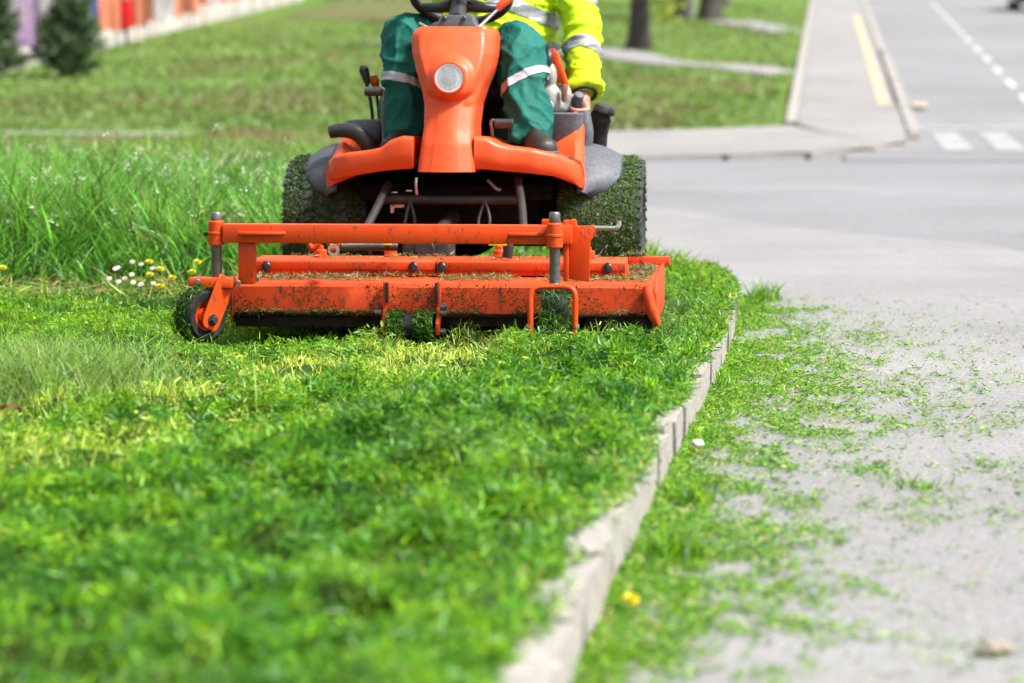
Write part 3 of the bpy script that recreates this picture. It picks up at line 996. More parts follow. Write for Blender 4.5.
# tall uncut grass behind the left caster
def front_y(x):
    return np.where(x < -2.06, 12.05 - 0.1 * (x + 2.06), 12.05 + (x + 2.06) * 0.5) + (vnoise(x, 0 * x, 3.0, 4) - 0.5) * 0.25
def tall_pts(n, x0=-4.6, x1=-0.72, y1=19.0):
    x = RNG.uniform(x0, x1, n * 3); y = 12.0 + (y1 - 12.0) * RNG.uniform(0, 1, n * 3) ** 1.5
    ok = (y > front_y(x)) & (x < xr(y) - 0.2) & (x > -(0.171 * y + 0.9))
    return x[ok][:n], y[ok][:n]
n = 60000
x, y = tall_pts(n); n = len(x)
dense = fbm(x, y, 1.7, 71, 2)
az_ = 2 * math.pi * (fbm(x, y, 2.4, 13, 2) * 2.2) + RNG.normal(0, 0.9, n)
D, W, B = upright(n, 19, 0.8, az_)
hh = 1.0 * (0.12 + 0.30 * dense + RNG.uniform(0, 0.24, n)) * (0.62 + 0.75 * fbm(x, y, 0.9, 19, 2)) * np.clip(1.0 + (-2.2 - x) * 0.15, 1.0, 1.2) * np.clip(0.55 + (y - front_y(x)) * 1.1, 0.5, 1.0)
P = np.stack([x, y, np.full(n, 0.10)], 1)
g = RNG.uniform(0, 1, n) + (dense - 0.5) * 0.7
TG = [np.array([0.030, 0.110, 0.012]), np.array([0.055, 0.175, 0.015]), np.array([0.095, 0.225, 0.022]), np.array([0.15, 0.25, 0.06])]
c = np.where((g < 0.28)[:, None], TG[0], np.where((g < 0.6)[:, None], TG[1], np.where((g < 0.9)[:, None], TG[2], TG[3])))
me = blade_mesh("tall_grass", P, D, W, B, hh, RNG.uniform(0.004, 0.0135, n), jitter(c * 1.35, 0.42), 4)
tag(to_obj("tall_grass", me, "grass_blade", smooth=False), "tall uncut meadow grass on the left beside the mower", "grass", kind='stuff')
# flattened straw at the foot of the tall grass
n = 4200
x = RNG.uniform(-3.0, -0.9, n); y = front_y(x) + RNG.normal(-0.12, 0.16, n)
D, W, B = lying(n, 20)
P = np.stack([x, y, lawn_h(x, y) + RNG.uniform(0, 0.05, n)], 1)
c = jitter(np.where((RNG.uniform(0, 1, n) < 0.3)[:, None], STRAW * 0.7, np.where((RNG.uniform(0, 1, n) < 0.35)[:, None], PALE * 0.8, TG[1])), 0.2)
me = blade_mesh("dry_straw", P, D, W, B, RNG.uniform(0.04, 0.13, n), RNG.uniform(0.003, 0.006, n), c, 3)
tag(to_obj("dry_straw", me, "grass_blade", smooth=False), "dry yellowed stalks along the foot of the tall grass", "straw", kind='stuff')
# thin flowering stalks with seed heads and tiny white flower clusters
n = 1100
x, y = tall_pts(n); n = len(x)
hh = RNG.uniform(0.24, 0.50, n); hh[: n // 12] += RNG.uniform(0.05, 0.2, n // 12)
D, W, B = upright(n, 9, 0.12)
P = np.stack([x, y, np.full(n, 0.10)], 1)
stalk = blade_mesh("stalks", P, D, W, B, hh, 0.0028, jitter(np.tile(np.array([0.10, 0.17, 0.05]), (n, 1)), 0.2), 3, prof=[1, 1, 1, 1])
tag(to_obj("flower_stalks", stalk, "grass_blade", smooth=False), "thin flowering stalks standing up out of the tall grass", "stalks", kind='stuff')
tips = P + (D + B) * hh[:, None]
rep = 9
T = np.repeat(tips, rep, 0); white = np.repeat(RNG.uniform(0, 1, n) < 0.45, rep)
T = T + np.where(white[:, None], RNG.normal(0, 0.009, T.shape), RNG.normal(0, 1, T.shape) * np.array([0.004, 0.004, 0.03]))
m_ = len(T)
D, W, B = lying(m_, 40)
c = jitter(np.where(white[:, None], np.array([0.50, 0.54, 0.40]), np.array([0.09, 0.07, 0.04])), 0.12)
me = blade_mesh("flower_heads", T, D, W, B, np.where(white, 0.010, 0.016), np.where(white, 0.007, 0.004), c, 2)
tag(to_obj("flower_heads", me, "grass_blade", smooth=False), "tiny white blossoms and brown seed heads above the tall grass", "blossoms", kind='stuff')

# grass on the far verge and hillside: coarse tufts give the lawn its uneven edge
n = 26000
y = 33.2 + 5.0 * RNG.uniform(0, 1, n); x = RNG.uniform(-8.5, -0.6, n)
ok = np.array([yy > fk_y(xx) + 0.2 for xx, yy in zip(x, y)]) & (y < np.interp(x, [-6.4, -4.1, -3.5, -0.4], [37.45, 37.1, 38.4, 38.4]))
x, y = x[ok], y[ok]; n = len(x)
D, W, B = upright(n, 30, 0.5)
P = np.stack([x, y, SL * np.clip(y - 34, 0, 99) + 0.03], 1)
g = fbm(x, y, 1.2, 91, 2) + RNG.normal(0, 0.12, n)
c = np.where((g < 0.45)[:, None], np.array([0.20, 0.15, 0.08]), np.where((g < 0.55)[:, None], np.array([0.11, 0.15, 0.03]), np.array([0.12, 0.21, 0.025])))
me = blade_mesh("verge_grass", P, D, W, B, RNG.uniform(0.03, 0.075, n), RNG.uniform(0.012, 0.03, n), jitter(c, 0.2), 2)
tag(to_obj("verge_grass", me, "grass_blade", smooth=False), "patchy dry grass on the verge beyond the road", "grass", kind='stuff')
n = 52000
y = 38.3 + 62 * RNG.uniform(0, 1, n) ** 1.6; x = RNG.uniform(-1, 1, n) * (0.171 * y + 2.5)
ok = (x < swl(y) - 0.35) & (x > -9.0 + (y - 56) * 0.034) & ((y > 38.8) | (x > -3.5))
px_ = [(-3.0, 66.5), (0.0, 64.5), (1.9, 62.0), (3.4, 57.0), (5.0, 52.5)]
yp = np.interp(x, [p[0] for p in px_], [p[1] for p in px_])
ok &= ~((x > -3.2) & (np.abs(y - yp) < 1.7)) & (y > np.interp(x, [1.6, 2.6, 3.6], [38.6, 39.1, 39.8]))
ok &= ~((x > 5.7) & (np.abs(y - np.interp(x, [5.9, 6.3, 6.7, 7.1], [81.6, 77.5, 74.8, 72.8])) < 1.6))
ok &= ~((y > 80) & (x < 2.0))
x, y = x[ok], y[ok]; n = len(x)
D, W, B = upright(n, 38, 0.6)
P = np.stack([x, y, [gz(a, c_) - 0.01 for a, c_ in zip(x, y)]], 1)
g = fbm(x, y * 0.45, 0.55, 95, 3) + RNG.normal(0, 0.07, n)
c = np.where((g < 0.38)[:, None], np.array([0.13, 0.12, 0.045]), np.where((g < 0.47)[:, None], np.array([0.08, 0.125, 0.026]), np.where((g < 0.60)[:, None], np.array([0.09, 0.16, 0.026]), np.array([0.14, 0.21, 0.055]))))
me = blade_mesh("hillside_grass", P, D, W, B, RNG.uniform(0.05, 0.13, n), RNG.uniform(0.025, 0.07, n), jitter(c, 0.16), 2)
tag(to_obj("hillside_grass", me, "grass_blade", smooth=False), "worn park lawn rising behind the road", "grass", kind='stuff')

# ================================================================== THE MOWER
# local frame: x to the viewer's right, y backwards (away from the viewer), z up; origin on the lawn under the front axle
YAW = R(-4.5)
MOW = (-0.18, 11.25, 0.12)
mower = tag(empty("ride_on_mower", MOW, YAW), "orange ride-on front mower with wide cutting deck and round headlight, on the lawn", "mower")
def part(name, bm, mat, parent=mower, **kw):
    return to_obj(name, bm, mat, parent, **kw)
V3 = Vector

# ---- hood with raised shield and headlight
def hw(z):
    return float(np.interp(z, [0.44, 0.50, 0.58, 0.68, 0.76, 0.82, 0.88, 0.94, 1.00, 1.025, 1.04], [0.106, 0.105, 0.098, 0.090, 0.094, 0.110, 0.133, 0.148, 0.151, 0.144, 0.120]))
def hy(z):
    return float(np.interp(z, [0.44, 0.50, 0.62, 0.80, 0.95, 1.02, 1.04], [-0.60, -0.60, -0.56, -0.47, -0.40, -0.365, -0.34]))
def hx(z):
    return float(np.interp(z, [0.5, 0.9, 1.0], [-0.012, -0.002, -0.008]))
def sstep(a, b_, t):
    t = min(1, max(0, (t - a) / (b_ - a))); return t * t * (3 - 2 * t)
LZ, LX0, LYF = 0.855, 0.0, -0.47
rings = []
zz = list(np.linspace(0.522, 1.0, 60)) + [1.01, 1.02, 1.03, 1.036, 1.04]
for z in zz:
    w = hw(z); y0 = hy(z); r_ = 0.045; ring = []
    pts = []
    for t in np.linspace(0, 1, 8)[:-1]: pts.append((-w, y0 + 0.33 - t * (0.33 - r_)))
    for a in np.linspace(0, math.pi / 2, 9)[:-1]: pts.append((-w + r_ - r_ * math.cos(a), y0 + r_ - r_ * math.sin(a)))
    for t in np.linspace(-1, 1, 41)[:-1]: pts.append((t * (w - r_), y0 - 0.010 * (1 - t * t)))
    for a in np.linspace(math.pi / 2, 0, 9)[:-1]: pts.append((w - r_ + r_ * math.cos(a), y0 + r_ - r_ * math.sin(a)))
    for t in np.linspace(0, 1, 8): pts.append((w, y0 + r_ + t * (0.33 - r_)))
    for (x, y) in pts:
        # raised shield: a U that narrows to below the lamp
        wi = 0.138 * math.sqrt(max(0.0, 1 - (max(0.0, 0.915 - z) / 0.145) ** 2)) if z > 0.77 else 0.0
        wi = min(wi, w - 0.012)
        f = 0.0
        if wi > 0.004:
            f = sstep(0.0, 0.026, wi - abs(x)) * sstep(0.765, 0.80, z)
        y -= 0.030 * f * (0.45 + 0.55 * sstep(1.04, 0.88, z))
        dl = math.hypot(x - LX0, z - LZ)
        y -= 0.020 * sstep(0.088, 0.056, dl)
        if dl < 0.054: y = max(y, hy(LZ) - 0.042)
        if z < 0.765:
            y += 0.006 * sstep(0.03, 0.0, abs(abs(x) - (w - 0.026)))       # edge crease on the column
        ring.append((x + hx(z), y, z))
    rings.append(ring)
bm = nb()
vs_ = add_rings(bm, rings, False, False, closed=False)
bm.faces.new(vs_[-1])
hood = part("hood", bm, "orange_plastic", angle=60)
# headlight: bezel, bowl, glass, bulb
lampc = V3((LX0 - 0.003, hy(LZ) - 0.074, LZ)); ld = V3((0, -1, 0.04))
bm = nb()
add_lathe(bm, [(0.0515, -0.02), (0.059, -0.012), (0.061, 0.002), (0.056, 0.010), (0.0515, 0.010), (0.0505, -0.01)], axisM(lampc, ld), 40, True)
headlight = part("headlight", bm, "orange_plastic", hood)
bm = nb()
add_lathe(bm, [(0.006, -0.03), (0.02, -0.024), (0.036, -0.01), (0.0505, 0.006)], axisM(lampc, ld), 40)
o = to_obj("headlight_bowl", bm, "reflector", hood)
bm = nb()
add_lathe(bm, [(0.0, 0.013), (0.02, 0.012), (0.036, 0.009), (0.0508, 0.004), (0.0508, 0.001), (0.036, 0.005), (0.02, 0.008), (0.0, 0.009)], axisM(lampc, ld), 40)
to_obj("headlight_glass", bm, "glass", hood)
bm = nb()
for i in range(-4, 5):          # moulded ribs of the lens
    h_ = math.sqrt(max(0.0, 0.0485 ** 2 - (i * 0.0095) ** 2))
    add_box(bm, (lampc.x + i * 0.0095, lampc.y - 0.0105 + 0.5 * (i * 0.0095) ** 2 / 0.047, lampc.z), (0.0016, 0.0016, h_ * 1.8), 0.0004)
to_obj("headlight_ribs", bm, "glass", hood)
bm = nb(); add_box(bm, (lampc.x + 0.002, lampc.y + 0.006, lampc.z - 0.004), (0.020, 0.004, 0.013), 0.002); to_obj("lamp_shield", bm, "bright_steel", hood)
bm = nb()
add_cyl(bm, lampc + V3((0.003, 0.012, 0.002)), ld, 0.008, 0.018, 12)
to_obj("bulb", bm, "white_plastic", hood)

# ---- steering column cap, steering wheel, hand levers
bm = nb()
add_prism(bm, [(-0.085, 1.028), (-0.082, 1.052), (-0.06, 1.056), (-0.052, 1.08), (0.062, 1.084), (0.07, 1.052), (0.092, 1.03)], 'y', -0.355, -0.15, 0.006)
cap = part("column_cap", bm, "grey_plastic")
for sx in (-0.036, 0.034):
    bm = nb(); add_cyl(bm, (sx, -0.357, 1.068), (0, -1, 0), 0.009, 0.008, 14)
    to_obj("bolt", bm, "black_plastic", cap)
bm = nb(); add_limb(bm, [(0, -0.26, 1.06), (0, -0.19, 1.11), (0, -0.13, 1.15)], [0.036, 0.03, 0.026])
part("steering_column", bm, "black_plastic")
sc_ = V3((0.0, -0.10, 1.155)); sn = V3((0, 0.52, 0.85)).normalized()
M = axisM(sc_, sn)
bm = nb()
RW = 0.178
prof = [(RW + 0.017 * math.cos(a), 0.017 * math.sin(a)) for a in np.linspace(0, 2 * math.pi, 13)[:-1]]
add_lathe(bm, prof, M, 56, True)
wheel = part("steering_wheel", bm, "black_plastic")
bm = nb()
for a in (90, 205, 335):
    d = V3((math.cos(R(a)), math.sin(R(a)), 0))
    for q in (0,):
        p0 = M @ (d * 0.02 + V3((0, 0, -0.03))); p1 = M @ (d * 0.09 + V3((0, 0, -0.025))); p2 = M @ (d * RW)
        add_limb(bm, [p0, p1, p2], [0.034, 0.026, 0.018], 5, 12, 0.8)
add_lathe(bm, [(0.0, -0.05), (0.05, -0.045), (0.055, -0.02), (0.04, 0.01), (0.0, 0.012)], M, 24)
to_obj("spokes", bm, "black_plastic", wheel)
def lever(pts, r_, knob_pts, knob_r, mat_rod, mat_knob, name="lever"):
    bm = nb(); add_limb(bm, pts, [r_, r_], 4, 8)
    o = part(name, bm, mat_rod)
    bm = nb(); add_limb(bm, knob_pts, knob_r, 5, 12)
    to_obj("knob", bm, mat_knob, o)
    return o
lever([(0.075, -0.30, 1.03), (0.12, -0.27, 1.075), (0.16, -0.25, 1.115)], 0.006, [(0.148, -0.255, 1.103), (0.165, -0.25, 1.122), (0.195, -0.24, 1.145), (0.20, -0.238, 1.15)], [0.011, 0.015, 0.015, 0.008], "bright_steel", "orange_plastic")
lever([(-0.08, -0.30, 1.025), (-0.11, -0.30, 1.04), (-0.135, -0.29, 1.052)], 0.0055, [(-0.125, -0.295, 1.047), (-0.135, -0.29, 1.052)], [0.006, 0.005], "bright_steel", "bright_steel")
lever([(-0.345, 0.05, 0.64), (-0.355, 0.05, 0.75), (-0.375, 0.05, 0.85)], 0.0065, [(-0.368, 0.05, 0.828), (-0.374, 0.05, 0.855), (-0.383, 0.05, 0.885), (-0.386, 0.05, 0.90)], [0.010, 0.016, 0.019, 0.011], "dark_metal", "black_plastic")
lever([(-0.325, 0.08, 0.64), (-0.33, 0.08, 0.72), (-0.342, 0.08, 0.82)], 0.006, [(-0.340, 0.08, 0.815), (-0.345, 0.08, 0.84), (-0.350, 0.08, 0.862)], [0.012, 0.019, 0.012], "dark_metal", "orange_plastic")
# brake pedal on its bent rod (left), forward pedal (right)
def pedal(x0, x1, z, y, rodx, zb, name):
    bm = nb(); add_limb(bm, [(rodx, y + 0.02, zb), (rodx, y, z - 0.03), (rodx - 0.004 * np.sign(rodx), y, z + 0.008), (rodx + (0.03 if x1 < rodx + 0.01 and x0 < rodx else 0.02) * (-1 if x0 < rodx - 0.02 else 1), y, z + 0.01)], [0.006] * 4, 5, 8)
    o = part(name, bm, "spindle_steel")
    bm = nb(); add_cyl(bm, ((x0 + x1) / 2, y, z), (1, 0, 0), 0.017, abs(x1 - x0), 16, 0.004)
    to_obj("pedal_pad", bm, "black_plastic", o)
pedal(-0.335, -0.272, 0.805, -0.30, -0.268, 0.60, "brake_pedal")
pedal(0.142, 0.212, 0.69, -0.34, 0.136, 0.60, "drive_pedal")

# ---- foot platform: two moulded panels and the wings above the fenders
def fascia(stations, name):
    """stations (x, z_top, z_bottom, y_front)"""
    rings = []
    for x, zt, zb, yf in stations:
        r_ = min(0.02, (zt - zb) * 0.35)
        sec = [(-0.02, zt - 0.012), (yf + 0.10, zt), (yf + r_ + 0.01, zt)]
        for a in np.linspace(90, 180, 6): sec.append((yf + r_ + r_ * math.cos(R(a)), zt - r_ + r_ * math.sin(R(a))))
        sec += [(yf - 0.006, (zt + zb) / 2), (yf, zb + 0.008), (yf + 0.008, zb), (yf + 0.05, zb + 0.004), (-0.02, zb + 0.02)]
        rings.append([(x, y, z) for y, z in sec])
    bm = nb(); add_rings(bm, rings)
    return part(name, bm, "orange_plastic", angle=50)
def dens(st, m=28):
    xs = np.linspace(st[0][0], st[-1][0], m)
    X = [s[0] for s in st]
    if X[0] > X[-1]:
        return [(x,) + tuple(float(np.interp(-x, [-q for q in X], [s[k] for s in st])) for k in (1, 2, 3)) for x in xs]
    return [(x,) + tuple(float(np.interp(x, X, [s[k] for s in st])) for k in (1, 2, 3)) for x in xs]
fascia(dens([(-0.132, 0.645, 0.532, -0.545), (-0.17, 0.648, 0.530, -0.54), (-0.215, 0.634, 0.526, -0.53), (-0.25, 0.606, 0.522, -0.52), (-0.31, 0.594, 0.512, -0.50), (-0.38, 0.586, 0.500, -0.47), (-0.43, 0.574, 0.490, -0.43), (-0.458, 0.550, 0.488, -0.38), (-0.468, 0.525, 0.492, -0.33)]), "foot_panel")
fascia(dens([(0.088, 0.648, 0.532, -0.545), (0.13, 0.644, 0.530, -0.54), (0.17, 0.622, 0.526, -0.535), (0.21, 0.612, 0.522, -0.525), (0.30, 0.602, 0.514, -0.51), (0.37, 0.586, 0.504, -0.48), (0.43, 0.560, 0.484, -0.44), (0.460, 0.535, 0.458, -0.39), (0.470, 0.510, 0.456, -0.34)]), "foot_panel")
bm = nb(); add_box(bm, (0.0, -0.18, 0.553), (0.86, 0.50, 0.03), 0.008)
part("floor_plate", bm, "black_plastic")
def wing(s):
    rings = []
    for t in np.linspace(0, 1, 12):
        y = -0.36 + 0.62 * t
        zt = 0.565 + (0.165 if s > 0 else 0.10) * sstep(0.0, 0.55, t)
        xo = s * (0.466 - 0.03 * t); xi = s * (0.36 - 0.06 * t)
        sec = [(xo, 0.46 + 0.1 * t), (xo + s * 0.004, zt - 0.05), (xo - s * 0.006, zt - 0.012), (xo - s * 0.03, zt), (xi, zt - 0.01 - 0.06 * (1 - t)), (xi, 0.50)]
        rings.append([(x, y, z) for x, z in sec])
    bm = nb(); add_rings(bm, rings)
    return part("side_wing", bm, "orange_plastic", angle=50)
wing(-1); wing(1)

# ---- grey wheel fenders, consoles
def fender(s):
    bm = nb()
    C_, Rf = V3((0, 0.0, 0.275)), 0.338
    n_, rows_ = 20, []
    for k in range(n_ + 1):
        a = R(30 + 120 * k / n_)
        wd = (0.135 if s < 0 else 0.158) * math.sqrt(max(0.06, 1 - (max(0, 58 - (30 + 120 * k / n_)) / 29.5) ** 2))
        row = []
        for j in range(9):
            t = j / 8
            x = s * (0.44 + wd * t)
            drop = 0.050 * t ** 2.2
            rr = Rf - drop
            row.append(V3((x, -rr * math.cos(a), C_.z + rr * math.sin(a))))
        rows_.append(row)
    th = 0.012
    top = rows_
    bot = [[V3((p.x, p.y * (1 - th / Rf), C_.z + (p.z - C_.z) * (1 - th / Rf))) for p in r_] for r_ in rows_]
    rings = [t_ + b_[::-1] for t_, b_ in zip(top, bot)]
    add_rings(bm, rings)
    return part("fender", bm, "grey_plastic", angle=50)
fender(-1); fender(1)
bm = nb()
for (zc, w_, d_) in ((0, 0, 0),):
    rings = []
    for z, sx, sy in ((0.575, 0.062, 0.10), (0.60, 0.068, 0.11), (0.70, 0.078, 0.125), (0.722, 0.080, 0.128), (0.726, 0.074, 0.12)):
        rings.append([(0.375 + sx * np.sign(math.cos(a)) * abs(math.cos(a)) ** 0.5, -0.06 + sy * np.sign(math.sin(a)) * abs(math.sin(a)) ** 0.5, z) for a in np.linspace(0, 2 * math.pi, 25)[:-1]])
    add_rings(bm, rings)
part("side_console", bm, "grey_plastic", angle=45)
bm = nb(); add_limb(bm, [(0.455, -0.05, 0.60), (0.458, -0.05, 0.66), (0.452, -0.04, 0.73)], [0.03, 0.03, 0.022], 4, 12)
part("console_post", bm, "grey_plastic")
bm = nb(); add_box(bm, (-0.37, 0.02, 0.655), (0.16, 0.22, 0.085), 0.03, seg=4)
part("side_console", bm, "grey_plastic")
# black moulded arm rest / parking latch on the left
bm = nb()
add_limb(bm, [(-0.475, -0.20, 0.655), (-0.43, -0.21, 0.662), (-0.375, -0.22, 0.652), (-0.335, -0.22, 0.61), (-0.322, -0.20, 0.56)], [0.024, 0.027, 0.03, 0.03, 0.024], 6, 14)
part("foot_rest", bm, "black_plastic")
# lift joystick with rubber boot at the right
bm = nb(); add_limb(bm, [(0.498, 0.10, 0.58), (0.500, 0.09, 0.64), (0.506, 0.08, 0.70), (0.514, 0.07, 0.735)], [0.032, 0.034, 0.042, 0.030], 6, 18)
joy = part("joystick", bm, "rubber")
bm = nb(); add_lathe(bm, [(0.0, 0.02), (0.030, 0.018), (0.036, 0.008), (0.038, -0.004), (0.03, -0.012), (0.0, -0.012)], axisM((0.518, 0.065, 0.735), (0.25, -0.2, 1)), 24)
to_obj("boot_ring", bm, "black_plastic", joy)
bm = nb(); add_box(bm, (0.548, 0.05, 0.725), (0.03, 0.03, 0.03), 0.008)
to_obj("button", bm, "black_plastic", joy)
GRIP_C = V3((0.412, 0.03, 0.742)); GRIP_D = V3((0.30, -0.62, 0.72)).normalized()
bm = nb(); add_limb(bm, [(0.40, 0.22, 0.60), (0.42, 0.14, 0.69), GRIP_C - GRIP_D * 0.06], [0.012, 0.012, 0.012], 4, 10)
gl = part("lift_lever", bm, "dark_metal")
bm = nb(); add_limb(bm, [GRIP_C - GRIP_D * 0.07, GRIP_C - GRIP_D * 0.02, GRIP_C + GRIP_D * 0.04, GRIP_C + GRIP_D * 0.068, GRIP_C + GRIP_D * 0.072], [0.018, 0.021, 0.021, 0.019, 0.008], 5, 16)
to_obj("lever_grip", bm, "grey_plastic", gl)

# ---- seat, rear engine body, roll-over frame
bm = nb()
add_box(bm, (0.02, 0.55, 0.80), (0.46, 0.46, 0.10), 0.04, seg=4)
seat = part("seat", bm, "seat_vinyl")
bm = nb(); add_box(bm, (0.02, 0.80, 1.03), (0.44, 0.10, 0.42), 0.04, rot=('X', R(-10)), seg=4)
to_obj("seat_back", bm, "seat_vinyl", seat)
bm = nb()
add_box(bm, (0, 1.25, 0.66), (0.60, 0.90, 0.32), 0.06, seg=4)
part("engine_cover", bm, "orange_plastic")
bm = nb(); add_box(bm, (0, 0.50, 0.62), (0.56, 0.62, 0.24), 0.03, seg=3); part("seat_base", bm, "chassis_black")
bm = nb()
add_box(bm, (0, 0.55, 0.40), (0.46, 1.7, 0.20), 0.02)
add_box(bm, (0, -0.28, 0.44), (0.70, 0.10, 0.06), 0.01)
add_box(bm, (0, -0.02, 0.40), (0.60, 0.36, 0.28), 0.02)
part("chassis", bm, "chassis_black")
bm = nb(); add_cyl(bm, (0, 0, 0.30), (1, 0, 0), 0.075, 0.86, 20); add_ellipsoid(bm, (0, 0.02, 0.31), (0.15, 0.16, 0.13))
part("front_axle", bm, "chassis_black")
for s_ in (-1, 1):
    bm = nb(); add_box(bm, (s_ * 0.31, 0.06, 0.42), (0.12, 0.40, 0.30), 0.02); part("gap_fill_box", bm, "chassis_black")  # black boxes added to block the bright gap between chassis and tyre
bm = nb(); add_cyl(bm, (-0.01, -0.46, 0.418), (1, 0, 0), 0.017, 0.52, 14)
part("cross_tube", bm, "dark_metal")
for pts, r_, mt in (([(-0.15, -0.47, 0.42), (-0.13, -0.5, 0.34), (-0.145, -0.52, 0.30)], 0.006, "dark_metal"), ([(-0.15, -0.47, 0.42), (-0.165, -0.5, 0.34), (-0.16, -0.52, 0.30)], 0.006, "dark_metal"),
                    ([(0.12, -0.47, 0.42), (0.10, -0.5, 0.35), (0.105, -0.52, 0.30)], 0.006, "dark_metal"), ([(0.12, -0.47, 0.42), (0.14, -0.5, 0.35), (0.13, -0.52, 0.30)], 0.006, "dark_metal"),
                    ([(0.235, -0.42, 0.49), (0.265, -0.62, 0.40), (0.29, -0.85, 0.29)], 0.015, "dark_metal"), ([(-0.235, -0.42, 0.47), (-0.26, -0.62, 0.38), (-0.29, -0.85, 0.28)], 0.015, "dark_metal"),
                    ([(-0.12, -0.53, 0.50), (-0.122, -0.53, 0.47), (-0.12, -0.52, 0.44)], 0.005, "bright_steel"), ([(0.13, -0.47, 0.49), (0.16, -0.48, 0.46), (0.175, -0.47, 0.455)], 0.007, "spindle_steel")):
    bm = nb(); add_limb(bm, pts, [r_] * 3, 5, 10); part("lift_rod", bm, mt)
for sx in (-0.29, 0.29):
    bm = nb(); add_cyl(bm, (sx, -0.85, 0.32), (0, 0, 1), 0.014, 0.05, 12); part("lift_pin", bm, "orange_paint")
# small bright fittings in the dark under the platform
for c_, s_ in (((-0.215, -0.42, 0.442), (0.026, 0.01, 0.006)), ((-0.16, -0.42, 0.448), (0.022, 0.01, 0.007)), ((-0.20, -0.42, 0.395), (0.05, 0.012, 0.016)), ((-0.22, -0.42, 0.386), (0.014, 0.012, 0.036))):
    bm = nb(); add_box(bm, c_, s_, 0.002); part("bracket", bm, "bright_steel")

# ---- wheels
def tread_mat_tyre(name, R_, w_, x, y, parent, rows=5, count=40, rim_r=0.16):
    M = axisM((x, y, R_), (1, 0, 0))
    bm = nb()
    h_ = w_ / 2
    prof = [(rim_r, -h_ * 0.80), (rim_r + 0.04, -h_ * 0.96), (R_ - 0.075, -h_), (R_ - 0.035, -h_ * 0.97), (R_ - 0.015, -h_ * 0.86), (R_ - 0.008, -h_ * 0.6), (R_ - 0.006, 0),
            (R_ - 0.008, h_ * 0.6), (R_ - 0.015, h_ * 0.86), (R_ - 0.035, h_ * 0.97), (R_ - 0.075, h_), (rim_r + 0.04, h_ * 0.96), (rim_r, h_ * 0.80)]
    add_lathe(bm, prof, M, 64, True)
    for k in range(count):
        a = 2 * math.pi * k / count
        for j in range(rows):
            u = (j - (rows - 1) / 2) / ((rows - 1) / 2)
            aa = a + (0.5 if j % 2 else 0) * 2 * math.pi / count
            rr = R_ - (0.020 if abs(u) > 0.9 else 0.006)
            t = bmesh.new(); bmesh.ops.create_cube(t, size=1.0)
            bmesh.ops.scale(t, vec=(0.024, 0.028, w_ / rows * 0.72), verts=t.verts)
            Mx = M @ Matrix.Rotation(aa, 4, 'Z') @ Matrix.Translation((rr, 0, u * h_ * 0.86)) @ Matrix.Rotation(R(18) * (1 if j % 2 else -1), 4, 'X')
            bmesh.ops.transform(t, matrix=Mx, verts=t.verts)
            merge(bm, t)
    return to_obj(name, bm, "tyre_rubber", parent, angle=40)
def stuck_clippings(name, parent, n, R_, w_, x, y, a0, a1, dens_fun=None, green=0.5):
    """damp clippings stuck all over a tyre's tread"""
    ang = np.radians(RNG.uniform(a0, a1, n)); u = RNG.uniform(-0.5, 0.5, n) * w_
    ang = ang + 0
    if dens_fun is not None:
        k_ = RNG.uniform(0, 1, n) < dens_fun(u / w_, ang); ang, u = ang[k_], u[k_]; n = len(ang)
    sh = np.clip((np.abs(u) / (w_ / 2) - 0.82) / 0.18, 0, 1)
    rad = R_ + RNG.uniform(-0.004, 0.009, n) - 0.022 * sh
    Nn = np.stack([np.zeros(n), -np.cos(ang), np.sin(ang)], 1)
    P = np.stack([x + u, y - rad * np.cos(ang), R_ + rad * np.sin(ang)], 1)
    T1 = np.tile(np.array([1.0, 0, 0]), (n, 1)); T2 = np.cross(Nn, T1)
    a = RNG.uniform(0, 2 * math.pi, n)[:, None]
    D = unit(T1 * np.cos(a) + T2 * np.sin(a) + Nn * RNG.normal(0.12, 0.25, n)[:, None])
    W = unit(np.cross(Nn, D) + Nn * RNG.normal(0, 0.4, n)[:, None])
    g = RNG.uniform(0, 1, n)
    c = np.where((g < 0.45)[:, None], np.array([0.022, 0.050, 0.010]), np.where((g < 0.8)[:, None], np.array([0.045, 0.095, 0.015]), np.array([0.10, 0.17, 0.03])))
    me = blade_mesh(name, P, D, W, Nn * RNG.normal(0, 0.2, n)[:, None], RNG.uniform(0.007, 0.022, n), RNG.uniform(0.0016, 0.004, n), jitter(c * (0.55 + green), 0.3), 2)
    o = to_obj(name, me, "grass_blade", parent, smooth=False); o["kind"] = 'stuff'
    return o
RT, WT = 0.278, 0.305
for sx, green in ((-0.495, 0.15), (0.522, 0.60)):
    w = tread_mat_tyre("front_wheel", RT, WT, sx, 0, mower)
    bm = nb()
    M = axisM((sx, 0, RT), (1 if sx > 0 else -1, 0, 0))
    add_lathe(bm, [(0.0, 0.04), (0.06, 0.045), (0.09, 0.02), (0.13, 0.02), (0.15, 0.10), (0.17, 0.13), (0.165, -0.13), (0.14, -0.12), (0.13, -0.02), (0.0, -0.02)], M, 40)
    to_obj("rim", bm, "rim_paint", w)
    stuck_clippings("stuck_clippings", w, 26000, RT, WT * 1.0, sx, 0, -50, 100, (lambda u, a: np.where(vnoise(u * 4, a, 3.0, 3) > 0.42, 0.8, 0.3)) if sx < 0 else (lambda u, a: np.where(u < 0.40, 1.0, 0.2)), green)
for sx in (-0.40, 0.40):
    w = tread_mat_tyre("rear_wheel", 0.23, 0.17, sx, 1.35, mower, 3, 26, 0.11)
    bm = nb(); add_lathe(bm, [(0.0, 0.05), (0.06, 0.05), (0.11, 0.07), (0.115, -0.07), (0.0, -0.05)], axisM((sx, 1.35, 0.23), (1, 0, 0)), 28)
    to_obj("rim", bm, "rim_paint", w)

